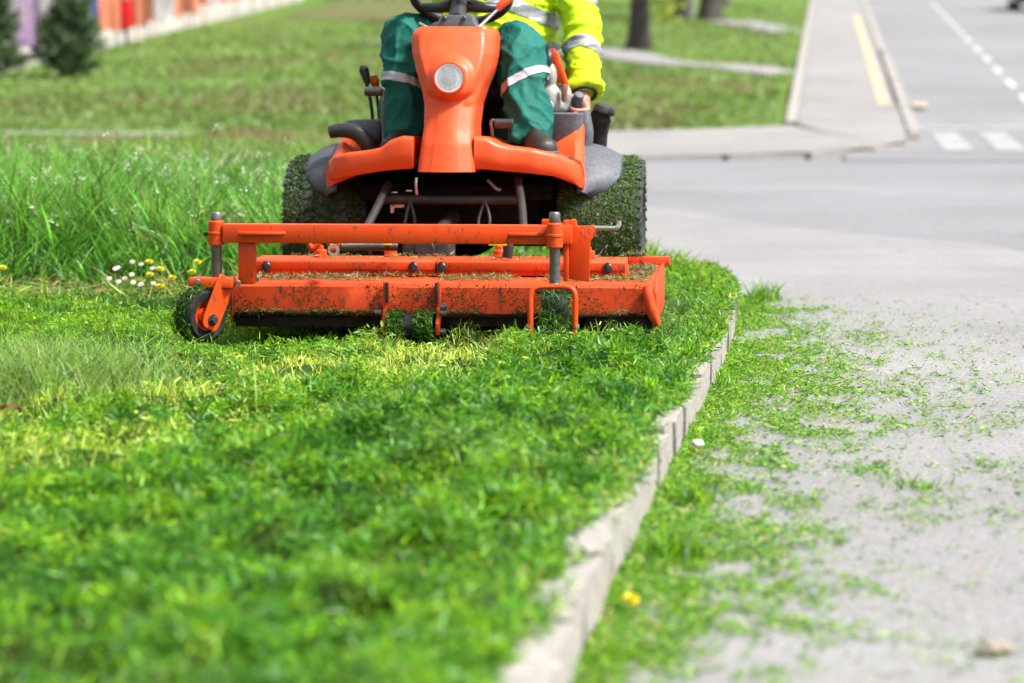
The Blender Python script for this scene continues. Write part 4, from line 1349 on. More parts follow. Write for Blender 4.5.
# ---- cutting deck
X0, X1 = -0.652, 0.755
bm = nb()
poly = [(-1.33, 0.068), (-1.33, 0.165), (-1.322, 0.178), (-1.308, 0.183), (-0.95, 0.187), (-0.45, 0.187), (-0.42, 0.17), (-0.42, 0.07), (-0.43, 0.07), (-0.45, 0.16), (-1.29, 0.16), (-1.318, 0.15), (-1.318, 0.068)]
add_prism(bm, poly, 'x', X0, X1, 0.0)
bmesh.ops.subdivide_edges(bm, edges=[e for e in bm.edges if abs(e.verts[0].co.x - e.verts[1].co.x) > 0.5], cuts=40, use_grid_fill=True)
for v in bm.verts:                      # a deck that has hit a kerb or two
    d = mnoise.noise(V3((v.co.x * 5, v.co.z * 9, 1.3))) * 0.004
    if v.co.y < -1.3: v.co.y += d
    v.co.z += mnoise.noise(V3((v.co.x * 4, v.co.y * 4, 7.0))) * 0.002
deck = part("cutting_deck", bm, "orange_deck", angle=30)
def dpart(name, bm, mat, **kw):
    return to_obj(name, bm, mat, deck, **kw)
bm = nb(); add_prism(bm, [(-1.322, 0.030), (-1.322, 0.072), (-1.312, 0.072), (-1.312, 0.030)], 'x', X0 + 0.01, -0.14, 0.002); dpart("front_skirt", bm, "skirt_dark")
bm = nb(); add_prism(bm, [(-1.325, 0.034), (-1.325, 0.070), (-1.313, 0.070), (-1.313, 0.034)], 'x', 0.045, 0.370, 0.002); dpart("front_skirt", bm, "skirt_dark")
bm = nb(); add_prism(bm, [(-1.336, 0.030), (-1.332, 0.069), (-1.317, 0.069), (-1.320, 0.030)], 'x', 0.53, X1 - 0.006, 0.002); dpart("front_skirt", bm, "skirt_dark")
bm = nb(); add_box(bm, ((X0 + X1) / 2, -1.3345, 0.0745), (X1 - X0 - 0.02, 0.013, 0.010), 0.003); dpart("skirt_rail", bm, "skirt_dark")
for x_ in (X0 - 0.004, X1 + 0.004):
    bm = nb(); add_prism(bm, [(-1.30, 0.04), (-1.325, 0.06), (-1.325, 0.15), (-1.30, 0.188), (-0.46, 0.196), (-0.40, 0.17), (-0.40, 0.04)], 'x', x_ - 0.005, x_ + 0.005, 0.002); dpart("end_plate", bm, "orange_deck")
bm = nb(); add_limb(bm, [(X1 - 0.022, -1.345, 0.172), (X1 - 0.018, -1.352, 0.14), (X1 - 0.004, -1.35, 0.085), (X1 + 0.012, -1.34, 0.045)], [0.016, 0.018, 0.018, 0.012], 5, 14); dpart("corner_bar", bm, "orange_deck")
bm = nb(); add_box(bm, (0.71, -0.46, 0.20), (0.15, 0.04, 0.035), 0.004); dpart("rear_rail", bm, "orange_deck")
# belt covers: two hinged lids with a folded lip and black latches
for xa, xb in ((-0.615, 0.008), (0.012, 0.652)):
    bm = nb()
    add_prism(bm, [(-1.115, 0.19), (-1.115, 0.206), (-1.125, 0.209), (-1.125, 0.236), (-1.118, 0.242), (-0.92, 0.244), (-0.91, 0.19)], 'x', xa, xb, 0.003)
    lid = dpart("belt_cover", bm, "orange_deck", angle=30)
for x_ in (-0.568, -0.066, 0.03, 0.592):
    bm = nb(); add_cyl(bm, (x_, -1.130, 0.218), (0, -1, 0), 0.017, 0.016, 14); add_box(bm, (x_, -1.134, 0.222), (0.014, 0.02, 0.034), 0.004)
    dpart("latch", bm, "black_plastic")
for x_, y_ in ((-0.16, -0.98), (0.215, -0.98), (-0.40, -1.0), (0.52, -1.0)):
    bm = nb(); add_cyl(bm, (x_, y_, 0.256), (0, 0, 1), 0.022, 0.028, 14); add_cyl(bm, (x_, y_, 0.275), (0, 0, 1), 0.011, 0.018, 6)
    dpart("spindle_cap", bm, "orange_paint")
bm = nb(); add_box(bm, (-0.04, -0.86, 0.265), (0.17, 0.16, 0.075), 0.016, seg=3); add_cyl(bm, (-0.045, -0.945, 0.268), (0, -1, 0), 0.034, 0.03, 20); add_box(bm, (-0.04, -0.86, 0.306), (0.11, 0.10, 0.02), 0.006)
dpart("gearbox", bm, "dark_metal")
bm = nb(); add_limb(bm, [(-0.045, -0.85, 0.275), (-0.03, -0.6, 0.31), (-0.01, -0.3, 0.35)], [0.026, 0.026, 0.026], 4, 14); dpart("drive_shaft", bm, "dark_metal")
# caster beam with gussets, sleeves, spindles
bm = nb(); add_box(bm, (-0.085, -1.43, 0.348), (1.15, 0.06, 0.062), 0.005)
beam = dpart("caster_beam", bm, "orange_paint")
for x_, w_, in ((-0.525, 0.155), (0.345, 0.115)):
    bm = nb(); add_prism(bm, [(x_ - w_ / 2, -1.461), (x_ - w_ / 2, -1.485), (x_ + w_ / 2 - 0.03, -1.478), (x_ + w_ / 2, -1.461)], 'z', 0.345, 0.356, 0.002); dpart("gusset", bm, "orange_paint")
def spindle(x_, y_, ztop, zbot):
    bm = nb(); add_cyl(bm, (x_, y_, 0.348), (0, 0, 1), 0.0265, 0.082, 24, 0.004); add_cyl(bm, (x_, y_, 0.348), (0, 0, 1), 0.029, 0.012, 24, 0.003)
    dpart("spindle_sleeve", bm, "orange_paint")
    bm = nb()
    add_lathe(bm, [(0.0, ztop), (0.015, ztop), (0.0185, ztop - 0.005), (0.0185, ztop - 0.032), (0.0175, ztop - 0.034), (0.0175, zbot + 0.022), (0.024, zbot + 0.018), (0.026, zbot + 0.004), (0.022, zbot), (0.0, zbot)], Matrix.Translation((x_, y_, 0)), 24)
    dpart("spindle", bm, "spindle_steel")
SLX, SLY, SRX, SRY = -0.684, -1.43, 0.437, -1.49
spindle(SLX, SLY, 0.416, 0.165); spindle(SRX, SRY, 0.424, 0.172)
bm = nb(); add_box(bm, (0.437, -1.455, 0.348), (0.05, 0.03, 0.06), 0.003); dpart("gusset", bm, "orange_paint")
bm = nb(); add_box(bm, (-0.585, -1.41, 0.262), (0.055, 0.05, 0.165), 0.006); dpart("beam_post", bm, "orange_paint")
bm = nb(); add_prism(bm, [(0.478, 0.20), (0.478, 0.395), (0.500, 0.395), (0.505, 0.375), (0.565, 0.375), (0.565, 0.345), (0.548, 0.325), (0.545, 0.19)], 'y', -1.40, -1.385, 0.002); dpart("beam_bracket", bm, "orange_paint")
bm = nb(); add_box(bm, (0.470, -1.425, 0.295), (0.016, 0.035, 0.20), 0.002); dpart("beam_bracket", bm, "orange_paint")
bm = nb(); add_box(bm, (0.42, -1.41, 0.388), (0.06, 0.03, 0.018), 0.003); dpart("beam_bracket", bm, "orange_paint")
bm = nb(); add_limb(bm, [(0.55, -1.39, 0.368), (0.60, -1.40, 0.368), (0.632, -1.405, 0.369), (0.641, -1.405, 0.378), (0.642, -1.405, 0.392)], [0.0075] * 5, 5, 10); dpart("lock_pin", bm, "bright_steel")
bm = nb(); add_cyl(bm, (SLX - 0.033, SLY, 0.345), (1, 0, 0), 0.006, 0.018, 10); dpart("bolt", bm, "dark_metal")
# hooks, hose end and decals hanging behind the beam
for pts, r_, mt in (([(-0.40, -1.30, 0.315), (-0.385, -1.30, 0.29), (-0.37, -1.30, 0.30), (-0.36, -1.30, 0.315)], 0.010, "orange_paint"), ([(-0.33, -1.30, 0.315), (-0.315, -1.30, 0.285), (-0.30, -1.30, 0.31)], 0.011, "orange_paint"),
                    ([(-0.30, -1.25, 0.295), (-0.22, -1.2, 0.295), (-0.12, -1.15, 0.29)], 0.016, "dark_metal"), ([(0.25, -1.1, 0.25), (0.255, -1.1, 0.28), (0.25, -1.1, 0.32)], 0.018, "dark_metal")):
    bm = nb(); add_limb(bm, pts, [r_] * len(pts), 5, 10); dpart("linkage", bm, mt)
bm = nb(); add_lathe(bm, [(0.010, -0.012), (0.018, -0.012), (0.020, 0.0), (0.018, 0.014), (0.010, 0.014)], axisM((-0.308, -1.34, 0.288), (0.15, -1, 0)), 18, True); dpart("hose_end", bm, "bright_steel")
for x_ in (-0.165, 0.225):
    bm = nb(); add_box(bm, (x_, -1.18, 0.304), (0.06, 0.01, 0.016), 0.001); dpart("warning_decal", bm, "yellow_decal")

# casters
def caster_wheel(c_, ax, R_, w_, parent):
    M = axisM(c_, ax); h_ = w_ / 2
    bm = nb()
    add_lathe(bm, [(R_ * 0.55, -h_ * 0.8), (R_ * 0.85, -h_ * 0.95), (R_ * 0.97, -h_ * 0.7), (R_, -h_ * 0.3), (R_, h_ * 0.3), (R_ * 0.97, h_ * 0.7), (R_ * 0.85, h_ * 0.95), (R_ * 0.55, h_ * 0.8)], M, 40, True)
    w = to_obj("caster_wheel", bm, "rubber", parent)
    bm = nb()
    add_lathe(bm, [(0.0, -h_ * 0.7), (R_ * 0.25, -h_ * 0.7), (R_ * 0.3, -h_ * 0.35), (R_ * 0.56, -h_ * 0.75), (R_ * 0.56, h_ * 0.75), (R_ * 0.3, h_ * 0.35), (R_ * 0.25, h_ * 0.7), (0.0, h_ * 0.7)], M, 32)
    to_obj("caster_hub", bm, "orange_paint", parent)
    return w
def wet_clump(name, parent, cen, ax, R_, w_, n, bright=1.0, hang=0.0, a_rng=(-180, 180)):
    Mx = axisM(cen, ax)
    a = np.radians(RNG.uniform(a_rng[0], a_rng[1], n)); u = RNG.uniform(-0.5, 0.5, n) * w_
    rr = R_ + RNG.uniform(-0.003, 0.014, n)
    loc = np.stack([rr * np.cos(a), rr * np.sin(a), u, np.ones(n)], 1)
    nor = np.stack([np.cos(a), np.sin(a), np.zeros(n)], 1)
    m4 = np.array(Mx)
    P = (loc @ m4.T)[:, :3]; N = nor @ m4[:3, :3].T
    D, W, B = lying(n, 40)
    D = unit(D - N * (np.sum(D * N, 1, keepdims=True) - 0.15) + np.array([0, 0, -hang]))
    g = RNG.uniform(0, 1, n)
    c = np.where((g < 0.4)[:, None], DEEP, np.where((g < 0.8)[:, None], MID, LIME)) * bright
    me = blade_mesh(name, P, D, W, B, RNG.uniform(0.010, 0.032, n) * (0.6 if R_ < 0.04 else 1.0), RNG.uniform(0.002, 0.0045, n), jitter(c, 0.25), 2)
    o = to_obj(name, me, "grass_blade", parent, smooth=False); o["kind"] = 'stuff'
    return o
# right caster: straight, inside a bent-tube guard, packed with wet clippings
rc = V3((0.440, -1.515, 0.082))
caster_wheel(rc, (1, 0, 0), 0.086, 0.088, deck)
bm = nb(); add_limb(bm, [(0.367, -1.615, 0.030), (0.367, -1.613, 0.12), (0.368, -1.61, 0.165), (0.386, -1.605, 0.186), (0.441, -1.60, 0.189), (0.492, -1.605, 0.186), (0.510, -1.61, 0.165), (0.511, -1.613, 0.12), (0.511, -1.615, 0.030)], [0.0092] * 9, 6, 12)
dpart("caster_guard", bm, "orange_paint")
bm = nb(); add_box(bm, (0.44, -1.51, 0.168), (0.125, 0.05, 0.016), 0.004); dpart("caster_fork", bm, "dark_metal")
for x_ in (0.366, 0.522):
    bm = nb(); add_cyl(bm, (x_ - 0.006, -1.613, 0.06), (1, 0, 0), 0.012, 0.016, 8); dpart("bolt", bm, "spindle_steel")
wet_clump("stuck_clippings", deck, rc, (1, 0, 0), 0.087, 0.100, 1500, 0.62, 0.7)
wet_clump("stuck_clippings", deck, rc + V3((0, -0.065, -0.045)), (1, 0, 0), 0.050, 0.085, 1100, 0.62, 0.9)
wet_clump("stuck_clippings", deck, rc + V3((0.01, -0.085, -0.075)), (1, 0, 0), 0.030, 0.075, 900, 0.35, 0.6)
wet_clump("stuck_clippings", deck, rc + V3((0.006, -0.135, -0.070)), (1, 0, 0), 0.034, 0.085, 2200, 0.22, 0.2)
# left caster: swivelled, slanted side plate with hub nut
lc = V3((-0.732, -1.475, 0.080)); lax = V3((0.78, -0.62, 0.0)).normalized()
caster_wheel(lc, lax, 0.090, 0.085, deck)
bm = nb()
add_box(bm, (SLX - 0.012, SLY - 0.02, 0.186), (0.145, 0.08, 0.034), 0.005)
dpart("caster_fork", bm, "orange_paint")
side = V3((0.75, 0.66, 0))
for s_, topo, bw in ((1, V3((SLX + 0.040, SLY - 0.035, 0.198)), 0.074), (-1, V3((SLX - 0.07, SLY + 0.01, 0.19)), 0.055)):
    pb_ = lc + lax * (0.056 * s_) + V3((0, 0, -0.012))
    bm = nb()
    ax_ = (topo - pb_).normalized(); wv_ = ax_.cross(lax).normalized(); nv_ = wv_.cross(ax_).normalized()
    rings = []
    for p, w_ in ((pb_ - ax_ * 0.034, bw * 0.62), (pb_ - ax_ * 0.022, bw * 0.9), (pb_, bw), (topo - ax_ * 0.01, bw), (topo + ax_ * 0.006, bw * 0.9)):
        rings.append([p + wv_ * (w_ / 2) + nv_ * 0.005, p - wv_ * (w_ / 2) + nv_ * 0.005, p - wv_ * (w_ / 2) - nv_ * 0.005, p + wv_ * (w_ / 2) - nv_ * 0.005])
    add_rings(bm, rings)
    bmesh.ops.bevel(bm, geom=bm.edges[:], offset=0.0018, segments=1, affect='EDGES')
    dpart("caster_fork", bm, "orange_paint")
bm = nb(); add_cyl(bm, lc + lax * 0.068 + V3((0, 0, -0.012)), lax, 0.014, 0.018, 6, 0.002); add_cyl(bm, lc + lax * 0.062 + V3((0, 0, -0.012)), lax, 0.02, 0.004, 16, 0.001); dpart("hub_nut", bm, "dark_metal")
for p in ((SLX - 0.055, SLY - 0.055, 0.190), (SLX + 0.075, SLY - 0.03, 0.185), (SLX + 0.12, SLY + 0.06, 0.192)):
    bm = nb(); add_cyl(bm, p, (0.3, -1, 0), 0.010, 0.026, 8, 0.002); dpart("bolt", bm, "spindle_steel")
wet_clump("stuck_clippings", deck, lc, lax, 0.088, 0.080, 1500, 0.6)
# anti-scalp roller between two flat brackets
bm = nb(); add_lathe(bm, [(0.0, -0.078), (0.030, -0.078), (0.038, -0.066), (0.041, 0.0), (0.038, 0.066), (0.030, 0.078), (0.0, 0.078)], axisM((-0.050, -1.385, 0.043), (1, 0, 0)), 32)
roller = dpart("roller", bm, "rubber")
wet_clump("stuck_clippings", deck, V3((-0.096, -1.385, 0.043)), (1, 0, 0), 0.039, 0.056, 1300, 0.7)
wet_clump("stuck_clippings", deck, V3((-0.002, -1.385, 0.043)), (1, 0, 0), 0.039, 0.056, 1300, 0.7)
for x_ in (-0.136, 0.044):
    bm = nb(); add_prism(bm, [(-1.335, 0.19), (-1.350, 0.185), (-1.352, 0.10), (-1.375, 0.075), (-1.41, 0.05), (-1.405, 0.012), (-1.37, 0.012), (-1.35, 0.04), (-1.335, 0.06)], 'x', x_ - 0.006, x_ + 0.006, 0.0015)
    dpart("roller_bracket", bm, "orange_deck")
    bm = nb(); add_box(bm, (x_ - 0.008 * np.sign(x_), -1.356, 0.148), (0.01, 0.016, 0.07), 0.002); dpart("bracket_strap", bm, "dark_metal")
for x_, z_ in ((-0.165, 0.022), (0.060, 0.022), (0.062, 0.085), (0.062, 0.105), (-0.155, 0.085)):
    bm = nb(); add_cyl(bm, (x_, -1.38, z_), (1, 0, 0), 0.011, 0.022, 8, 0.002); dpart("bolt", bm, "spindle_steel")
# loose clippings lying on deck, belt covers and foot panels
def deck_litter(name, boxes, parent):
    Ps = []
    for n_, xa, xb, ya, yb, z_ in boxes:
        x_ = RNG.uniform(xa, xb, n_ * 2); y_ = RNG.uniform(ya, yb, n_ * 2)
        k_ = vnoise(x_, y_, 9, 31) > 0.42
        x_, y_ = x_[k_][:n_], y_[k_][:n_]
        Ps.append(np.stack([x_, y_, z_ + RNG.uniform(0.0, 0.010, len(x_))], 1))
    P = np.concatenate(Ps); n_ = len(P)
    D, W, B = lying(n_, 14)
    g = RNG.uniform(0, 1, n_)
    c = np.where((g < 0.3)[:, None], np.array([0.05, 0.09, 0.02]), np.where((g < 0.55)[:, None], np.array([0.11, 0.17, 0.03]), np.array([0.20, 0.17, 0.08])))
    me = blade_mesh(name, P, D, W, B, RNG.uniform(0.008, 0.028, n_), RNG.uniform(0.002, 0.005, n_), jitter(c, 0.2), 2)
    o = to_obj(name, me, "grass_blade", parent, smooth=False); o["kind"] = 'stuff'
deck_litter("loose_clippings", [(2600, X0 + 0.02, X1 - 0.02, -1.30, -1.13, 0.187), (1100, 0.655, X1 - 0.02, -1.1, -0.5, 0.192), (500, -0.6, 0.64, -1.1, -0.93, 0.245), (800, X0 + 0.02, X1 - 0.02, -1.341, -1.332, 0.079), (700, 0.62, X1, -0.50, -0.44, 0.218)], deck)
# small leaf-green smears on the deck face come as stuck fragments, too
n = 3200
x_ = RNG.uniform(X0 + 0.02, X1 - 0.03, n); z_ = 0.075 + 0.10 * RNG.uniform(0, 1, n) ** 2.4
k_ = vnoise(x_, z_, 12, 8) > 0.45; x_, z_ = x_[k_], z_[k_]; n = len(x_)
P = np.stack([x_, np.full(n, -1.337), z_], 1)
a = RNG.uniform(0, 2 * math.pi, n)
D = np.stack([np.cos(a), np.zeros(n), np.sin(a)], 1); W = np.stack([-np.sin(a), np.zeros(n), np.cos(a)], 1)
c = np.where((RNG.uniform(0, 1, n) < 0.6)[:, None], np.array([0.03, 0.035, 0.012]), np.array([0.05, 0.085, 0.015]))
me = blade_mesh("stuck_bits", P, D, W, np.tile(np.array([0, -0.1, 0]), (n, 1)), RNG.uniform(0.003, 0.012, n), RNG.uniform(0.0015, 0.004, n), jitter(c, 0.2), 2)
o = to_obj("stuck_clippings", me, "grass_blade", deck, smooth=False); o["kind"] = 'stuff'

# ---- power tool standing in the side console: white body, orange guard
tool = tag(empty("power_tool", MOW, YAW), "white and orange hand-held power tool standing between driver's leg and yellow sleeve", "power tool")
bm = nb()
add_ellipsoid(bm, (0.325, 0.0, 0.775), (0.045, 0.05, 0.065)); add_ellipsoid(bm, (0.325, 0.0, 0.86), (0.030, 0.04, 0.06)); add_limb(bm, [(0.30, -0.01, 0.73), (0.34, 0, 0.75), (0.385, 0, 0.74)], [0.022, 0.034, 0.02], 4, 12)
add_limb(bm, [(0.385, 0.0, 0.73), (0.386, 0.0, 0.79), (0.375, 0.01, 0.83)], [0.016, 0.02, 0.016], 4, 12)
me = remesh(bm, 0.006, 4)
to_obj("tool_body", me, "white_plastic", tool)
bm = nb(); add_prism(bm, [(0.318, 0.955), (0.335, 0.965), (0.352, 0.945), (0.392, 0.83), (0.388, 0.79), (0.372, 0.83), (0.340, 0.84), (0.330, 0.87)], 'y', -0.02, 0.05, 0.006); to_obj("tool_guard", bm, "orange_paint", tool)
bm = nb(); add_prism(bm, [(0.372, 0.83), (0.388, 0.832), (0.390, 0.80), (0.378, 0.76), (0.368, 0.77), (0.367, 0.80)], 'y', -0.05, -0.03, 0.004); to_obj("trigger", bm, "rust_post", tool)
bm = nb(); add_limb(bm, [(0.315, -0.02, 0.90), (0.318, -0.02, 0.93), (0.32, 0.0, 0.955)], [0.016, 0.018, 0.012], 4, 12); to_obj("grip", bm, "black_plastic", tool)
bm = nb(); add_cyl(bm, (0.318, -0.052, 0.75), (0, -1, 0.2), 0.022, 0.018, 20); to_obj("fuel_cap", bm, "plinth", tool)

# ================================================================== THE DRIVER
person = tag(empty("person", MOW, YAW), "seated driver in yellow high-visibility jacket and green work trousers, hand on lever", "person")
HIP, CH = V3((0.03, 0.50, 0.92)), V3((0.09, 0.50, 1.30))
KR, AR, TR = V3((-0.205, -0.03, 1.005)), V3((-0.212, -0.16, 0.645)), V3((-0.225, -0.33, 0.60))
KL, AL, TL = V3((0.212, -0.04, 0.965)), V3((0.268, -0.24, 0.645)), V3((0.335, -0.42, 0.605))
SHL, ELL, WRL = V3((0.300, 0.47, 1.40)), V3((0.408, 0.33, 1.10)), V3((0.442, 0.115, 0.828))
SHR, ELR, WRR = V3((-0.135, 0.45, 1.40)), V3((-0.27, 0.24, 1.31)), V3((-0.205, 0.04, 1.285))
HEAD = V3((0.12, 0.43, 1.63))
bm = nb()
add_limb(bm, [HIP + V3((0, 0, -0.04)), HIP + V3((0.01, 0, 0.12)), CH, CH + V3((0.005, -0.01, 0.12)), CH + V3((0.01, -0.02, 0.19))], [0.12, 0.12, 0.135, 0.12, 0.06], 6, 18)
add_limb(bm, [CH + V3((0.01, 0, 0.12)), CH + V3((0.02, -0.03, 0.22)), HEAD + V3((0, 0, -0.02))], [0.06, 0.055, 0.055], 5, 14)
add_limb(bm, [SHR + V3((0.05, 0, 0)), CH + V3((0, 0, 0.10)), SHL - V3((0.05, 0, 0))], [0.065, 0.07, 0.065], 5, 14)
for S_, E_, W_ in ((SHL, ELL, WRL), (SHR, ELR, WRR)):
    add_limb(bm, [S_, (S_ + E_) / 2, E_, (E_ + W_) / 2, W_], [0.055, 0.048, 0.040, 0.036, 0.028], 5, 14)
for s_, K_, A_, T_ in ((-1, KR, AR, TR), (1, KL, AL, TL)):
    add_limb(bm, [HIP + V3((s_ * 0.10, 0, 0)), (HIP + V3((s_ * 0.10, 0, 0)) + K_) / 2, K_, K_ * 0.45 + A_ * 0.55 + V3((0, 0.02, 0)), A_], [0.085, 0.078, 0.056, 0.052, 0.036], 6, 16)
    add_limb(bm, [A_ + V3((0, 0.03, -0.02)), A_ * 0.5 + T_ * 0.5 + V3((0, 0, -0.01)), T_], [0.035, 0.038, 0.028], 4, 12)
# head with brow, nose, jaw, ears
add_ellipsoid(bm, HEAD + V3((0, 0.01, 0.03)), (0.077, 0.098, 0.10), 20)
add_ellipsoid(bm, HEAD + V3((0, -0.02, -0.045)), (0.058, 0.072, 0.07), 16)
add_limb(bm, [HEAD + V3((0, -0.088, 0.02)), HEAD + V3((0, -0.108, -0.012)), HEAD + V3((0, -0.092, -0.022))], [0.010, 0.014, 0.012], 4, 10)
for s_ in (-1, 1):
    add_ellipsoid(bm, HEAD + V3((s_ * 0.078, 0.015, 0.0)), (0.012, 0.022, 0.033), 10)
    add_limb(bm, [HEAD + V3((s_ * 0.05, -0.076, 0.035)), HEAD + V3((s_ * 0.03, -0.086, 0.04)), HEAD + V3((s_ * 0.01, -0.084, 0.034))], [0.008, 0.010, 0.008], 3, 8)
add_limb(bm, [HEAD + V3((-0.024, -0.082, -0.055)), HEAD + V3((0, -0.090, -0.054)), HEAD + V3((0.024, -0.082, -0.055))], [0.006, 0.010, 0.006], 3, 8)
def grip_hand(bm, gc, gd, wrist, out, rg=0.021):
    """palm on the 'out' side of the grip; four fingers round the front, thumb round the other way"""
    e1 = (out - gd * out.dot(gd)).normalized()
    e2 = gd.cross(e1).normalized()
    if e2.y > 0: e2 = -e2
    pc = gc + e1 * 0.038
    add_ellipsoid(bm, pc - e2 * 0.004, (0.025, 0.037, 0.048), 16, Matrix((e1, -e2, gd)).transposed().to_4x4())
    add_limb(bm, [wrist, wrist * 0.45 + pc * 0.55, pc + gd * 0.004], [0.027, 0.027, 0.026], 5, 14)
    for i, ln in enumerate((0.95, 1.05, 1.0, 0.82)):
        h_ = gd * (0.034 - 0.0235 * i)
        add_limb(bm, [pc + h_ - e2 * 0.002 + e1 * 0.004, pc + h_ + e2 * 0.026 + e1 * 0.004, gc + h_ + e2 * (0.020 + rg) * 0.94 + e1 * 0.006, gc + h_ + e2 * (0.022 + rg * 0.5) - e1 * 0.022 * ln, gc + h_ + e2 * 0.006 - e1 * 0.029 * ln],
                 [0.0115, 0.0118, 0.0106, 0.0095, 0.0078], 5, 10)
    add_limb(bm, [pc + gd * 0.026 - e2 * 0.016, pc + gd * 0.042 - e2 * 0.026 - e1 * 0.022, gc + gd * 0.050 - e2 * 0.022 - e1 * 0.012, gc + gd * 0.050 + e2 * 0.006 - e1 * 0.026], [0.014, 0.0125, 0.0105, 0.0085], 5, 10)
grip_hand(bm, GRIP_C - GRIP_D * 0.012, GRIP_D, WRL, V3((1, 0.12, 0.1)))
sg = M @ V3((0, 0, 0))
rim_p = axisM(sc_, sn) @ V3((RW * math.cos(R(150)), RW * math.sin(R(150)), 0))
rim_t = (axisM(sc_, sn).to_3x3() @ V3((-math.sin(R(150)), math.cos(R(150)), 0))).normalized()
grip_hand(bm, rim_p, rim_t, rim_p + V3((-0.06, 0.07, 0.05)), V3((-0.6, 0.4, 0.7)), 0.017)
add_limb(bm, [WRR, rim_p + V3((-0.06, 0.07, 0.05))], [0.028, 0.027], 4, 12)
body = to_obj("body", remesh(bm, 0.0048, 4, 0.5), "skin", person, angle=180)
for s_ in (-1, 1):
    bm = nb(); add_ellipsoid(bm, HEAD + V3((s_ * 0.031, -0.079, 0.018)), (0.011, 0.010, 0.007), 12)
    to_obj("eye", bm, "eye", person)
bm = nb()
t = bmesh.new(); bmesh.ops.create_uvsphere(t, u_segments=28, v_segments=18, radius=1.0)
bmesh.ops.scale(t, vec=(0.086, 0.108, 0.108), verts=t.verts); bmesh.ops.translate(t, vec=HEAD + V3((0, 0.016, 0.034)), verts=t.verts)
kill = [v for v in t.verts if (v.co.z - HEAD.z) < 0.045 - 0.9 * max(-0.05, (v.co.y - HEAD.y)) * 1.0]
bmesh.ops.delete(t, geom=kill, context='VERTS')
for v in t.verts: v.co += mnoise.noise_vector(v.co * 60) * 0.004
bmesh.ops.solidify(t, geom=t.faces[:], thickness=0.008)
merge(bm, t)
to_obj("hair", bm, "hair", person)

def wrinkle(me, amp, fs, stretch=(1, 1, 1), seed=0.0):
    nrm = [v.normal.copy() for v in me.vertices]
    for v, nn in zip(me.vertices, nrm):
        p = V3((v.co.x * stretch[0], v.co.y * stretch[1], v.co.z * stretch[2]))
        q = p * fs + V3((seed, 0, 0))
        w_ = mnoise.noise_vector(q * 0.6) * 0.7
        f = 1.6 * (1.0 - min(1.0, abs(mnoise.noise(q + w_)) * 2.6)) ** 1.6 - 0.5
        g = mnoise.noise(q * 0.45 + V3((3, 1, seed)))
        v.co += nn * amp * (0.65 * f + 0.6 * g)
    me.update()
# trousers
bm = nb()
add_limb(bm, [HIP + V3((0, 0, 0.08)), HIP, HIP + V3((0, -0.03, -0.07))], [0.15, 0.17, 0.12], 5, 20)
for s_, K_, A_ in ((-1, KR, AR), (1, KL, AL)):
    H_ = HIP + V3((s_ * 0.10, 0, 0))
    kf = K_ + V3((0, 0.012, 0.002))
    add_limb(bm, [H_, (H_ + K_) / 2 + V3((0, 0, 0.005)), kf, K_ * 0.72 + A_ * 0.28 + V3((0, -0.006, 0)), (K_ + A_) / 2, A_ * 0.85 + K_ * 0.15, A_ + V3((0, -0.004, -0.030))], [0.115, 0.100, 0.086, 0.082, 0.076, 0.073, 0.076], 7, 22)
    add_limb(bm, [A_ * 0.6 + K_ * 0.4 + V3((0, 0.02, 0)), A_ + V3((0, 0.02, -0.03))], [0.068, 0.066], 5, 18)
me = remesh(bm, 0.0065, 5)
wrinkle(me, 0.017, 7.0, (1.0, 1.0, 1.0), 2.0)
wrinkle(me, 0.0085, 15.0, (0.9, 0.9, 0.7), 5.0)
wrinkle(me, 0.0022, 42.0, (1.0, 1.0, 0.6), 7.0)
trousers = to_obj("trousers", me, "trousers", person, angle=180)
def band(src, name, mat, p0, axis, width, keep, parent, off=0.003):
    """strip of tape cut from a garment's own surface and laid just on it"""
    bm = nb(); bm.from_mesh(src)
    ax = axis.normalized()
    for sgn in (1, -1):
        bmesh.ops.bisect_plane(bm, geom=bm.verts[:] + bm.edges[:] + bm.faces[:], plane_co=p0 + ax * sgn * width / 2, plane_no=ax * sgn, clear_outer=True)
    bmesh.ops.delete(bm, geom=[v for v in bm.verts if not keep(v.co)], context='VERTS')
    bm.normal_update()
    nn = [v.normal.copy() for v in bm.verts]
    for v, q in zip(bm.verts, nn): v.co += q * off
    return to_obj(name, bm, mat, parent, angle=180)
for s_, K_, A_, f_, tilt in ((-1, KR, AR, 0.49, V3((0.18, -0.05, 0))), (1, KL, AL, 0.40, V3((-0.34, -0.2, 0)))):
    p0 = K_ * (1 - f_) + A_ * f_
    ax = (K_ - A_).normalized() + tilt
    band(trousers.data, "leg_tape", "tape_white", p0, ax, 0.032, lambda c_, p=p0: (c_ - p).length < 0.15, trousers)
# jacket: trunk, sleeves, collar in one skin
bm = nb()
def oval(bm, secs, n_=28):
    rings = []
    for c_, rx, ry in secs:
        rings.append([(c_[0] + rx * math.cos(a), c_[1] + ry * math.sin(a), c_[2]) for a in np.linspace(0, 2 * math.pi, n_ + 1)[:-1]])
    add_rings(bm, rings)
oval(bm, [((0.075, 0.46, 0.93), 0.225, 0.20), ((0.08, 0.44, 0.96), 0.245, 0.225), ((0.085, 0.43, 1.02), 0.250, 0.235), ((0.088, 0.44, 1.12), 0.242, 0.215), ((0.09, 0.48, 1.25), 0.235, 0.18), ((0.09, 0.49, 1.36), 0.225, 0.155), ((0.09, 0.48, 1.44), 0.16, 0.12), ((0.095, 0.47, 1.50), 0.075, 0.08)])
add_limb(bm, [CH + V3((0.0, -0.01, 0.15)), CH + V3((0.015, -0.02, 0.23))], [0.085, 0.082], 4, 18)
cuffL = WRL - (ELL - WRL).normalized() * 0.026
